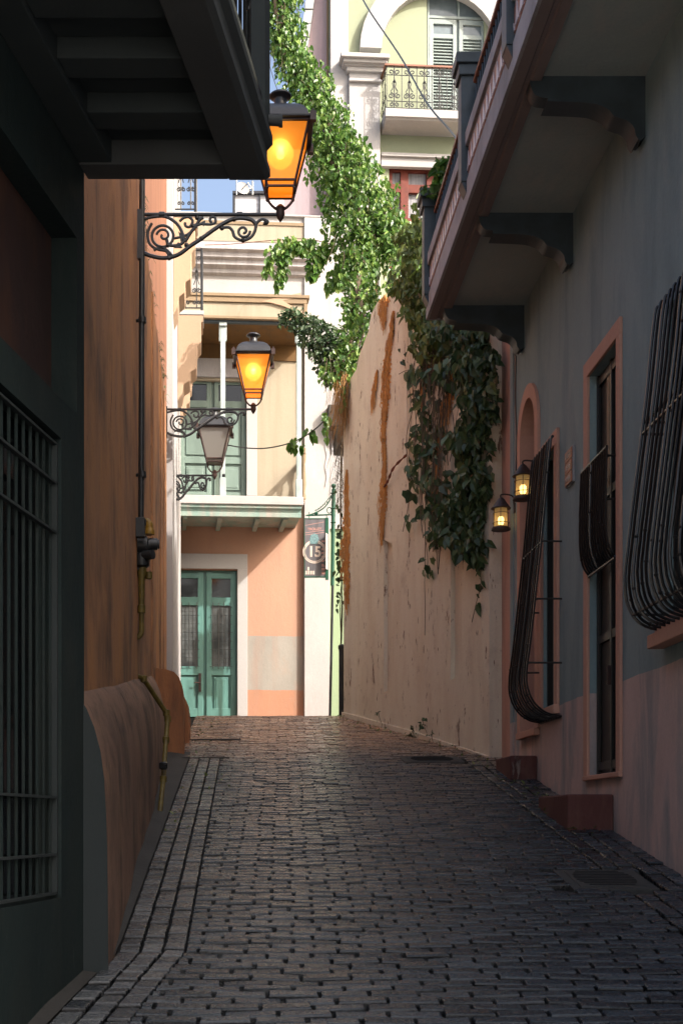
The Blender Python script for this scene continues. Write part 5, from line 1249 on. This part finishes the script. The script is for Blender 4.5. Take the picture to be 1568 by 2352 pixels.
# climbing sprigs at the wall corner, dry grass tuft, tiny seedlings
mb = MB(); mb.tone = []
for k in range(34):
    py = ri_.uniform(1120, 1400); p = W(780 + ri_.uniform(-10, 4), py, 18.0); leaves(mb, [(p, 1)], .085, ri_, 1.0, Vector((0, -1, .1)), (.3, .2))
cr = thing('corner_creeper', W(783, 1400, 18.0), 'thin creeper with scattered leaves beside the cream wall corner', 'creeper')
mb.build('foliage', 'leaf_dark', cr, recalc=False)
m = MB()
for k in range(3): m.tube(smoothpath([W(786 + ri_.uniform(-6, 3), y, 18.0) for y in (1000, 1100, 1200, 1300, 1400, 1520)], 4), .007, 5)
m.build('stem', 'stem', cr)
def tuft(q): return W(q.uniform(785, 812), q.uniform(860, 960), 16.62), Vector((-.35, -.3, 0))
tg = blades(tuft, 420, .42, .0035, 'straw', 8, 1.1)
tag(tg.build('dry_grass', 'straw'), 'straw coloured dry grass hanging over the corner of the cream wall', 'grass', kind='stuff')
def tuft2(q): return W(q.uniform(776, 798), q.uniform(960, 1160), 17.0), Vector((-.4, -.2, .0))
tg = blades(tuft2, 220, .25, .003, 'stem', 9, 1.0)
tag(tg.build('dead_roots', 'stem'), 'dead brown roots clinging to the edge of the cream wall', 'roots', kind='stuff')
for k, (x, y, n) in enumerate(((958, 1675, 16), (982, 1655, 12), (1002, 1690, 8), (880, 1640, 5))):
    mb = MB(); mb.tone = []; u, z = cp(x, y); leaves(mb, [(CW.P(u + ri_.uniform(-.06, .06), .04 + ri_.uniform(0, .04), z + ri_.uniform(-.09, .04)), .6) for _ in range(n)], .075, ri_, .2, cwn, (.3, .2))
    lab = ['bushier small seedling rooted low on the cream wall', 'upright small seedling just above the bushier one on the cream wall base', 'tiny seedling at the cream wall foot nearest the pink house', 'tiniest seedling low on the cream wall near its far end'][k]
    t = thing('seedling', CW.P(u, .02, z - .1), lab, 'plant', 'seedlings sprouting at the foot of the cream wall')
    mb.build('foliage', 'leaf_dark', t, recalc=False)
    m = MB(); m.tube([CW.P(u, .01, z - .14), CW.P(u, .05, z - .04), CW.P(u, .06, z + .02)], .004, 4); m.build('stem', 'stem', t)
# balcony planting and red flower
bp = thing('balcony_plant', RW.P(11.5, .62, 5.1), 'leafy green plant growing on the overhead balcony by its end pier', 'plant')
mb = MB(); mb.tone = []
pts = []
for _ in range(330): 
    a = ri_.uniform(0, 6.28); q = ri_.random() ** .5; c = W(1028 + 30 * q * math.cos(a), 405 + 42 * q * math.sin(a), 11.5); pts.append((c + Vector((0, ri_.uniform(-.1, .12), 0)), 1))
for _ in range(50): pts.append((W(ri_.uniform(970, 1010), ri_.uniform(425, 450), 11.6), .5))
leaves(mb, pts, .085, ri_, .4, Vector((-.3, -.8, .4)), (.45, .25)); mb.build('foliage', 'leaf_bright', bp, recalc=False)
m = MB(); m.tube([RW.P(11.5, .62, 5.1), W(1020, 400, 11.5), W(1000, 360, 11.5)], .008, 5); m.tube([W(1025, 440, 11.5), W(985, 445, 11.6)], .005, 4)
m.lathe(RW.P(11.5, .6, 5.1), [(.09, 0), (.12, .22), (.125, .24), (.10, .24)], 14); m.build('stem', 'stem', bp)
fl = thing('red_flower', W(1056, 331, 10.5), 'small red flower hanging at the end of the black cable', 'flower')
mb = MB(); mb.tone = []
leaves(mb, [(W(1055, 330, 10.5), 1) for _ in range(12)], .045, ri_, .1, Vector((0, -1, 0)), (.5, .2)); mb.build('petals', 'flower', fl, recalc=False)
m = MB(); m.tube([W(1062, 318, 10.5), W(1056, 331, 10.5)], .005, 5); m.build('stem', 'stem', fl)

# fallen leaves along the foot of the cream wall and in the left gutter
lf = random.Random(77); mb = MB(); mb.tone = []
for _ in range(150):
    y = lf.uniform(8.5, 16.8)
    if lf.random() < .7:
        t = max(0, min(1, (y - 12.6) / 4.1)); x = (2.36 if y < 11.9 else 2.30 - 1.11 * t) - abs(lf.gauss(0, .14)) - .05
    else: x = -.60 + abs(lf.gauss(0, .2))
    leaves(mb, [(Vector((x, y, zg(y) + .014)), .5)], .07, lf, -.1, Vector((0, 0, 2.5)), (.6, .3))
tag(mb.build('fallen_leaves', 'leaf_olive', recalc=False), 'dry fallen leaves scattered along the foot of the walls', 'leaves', kind='stuff')
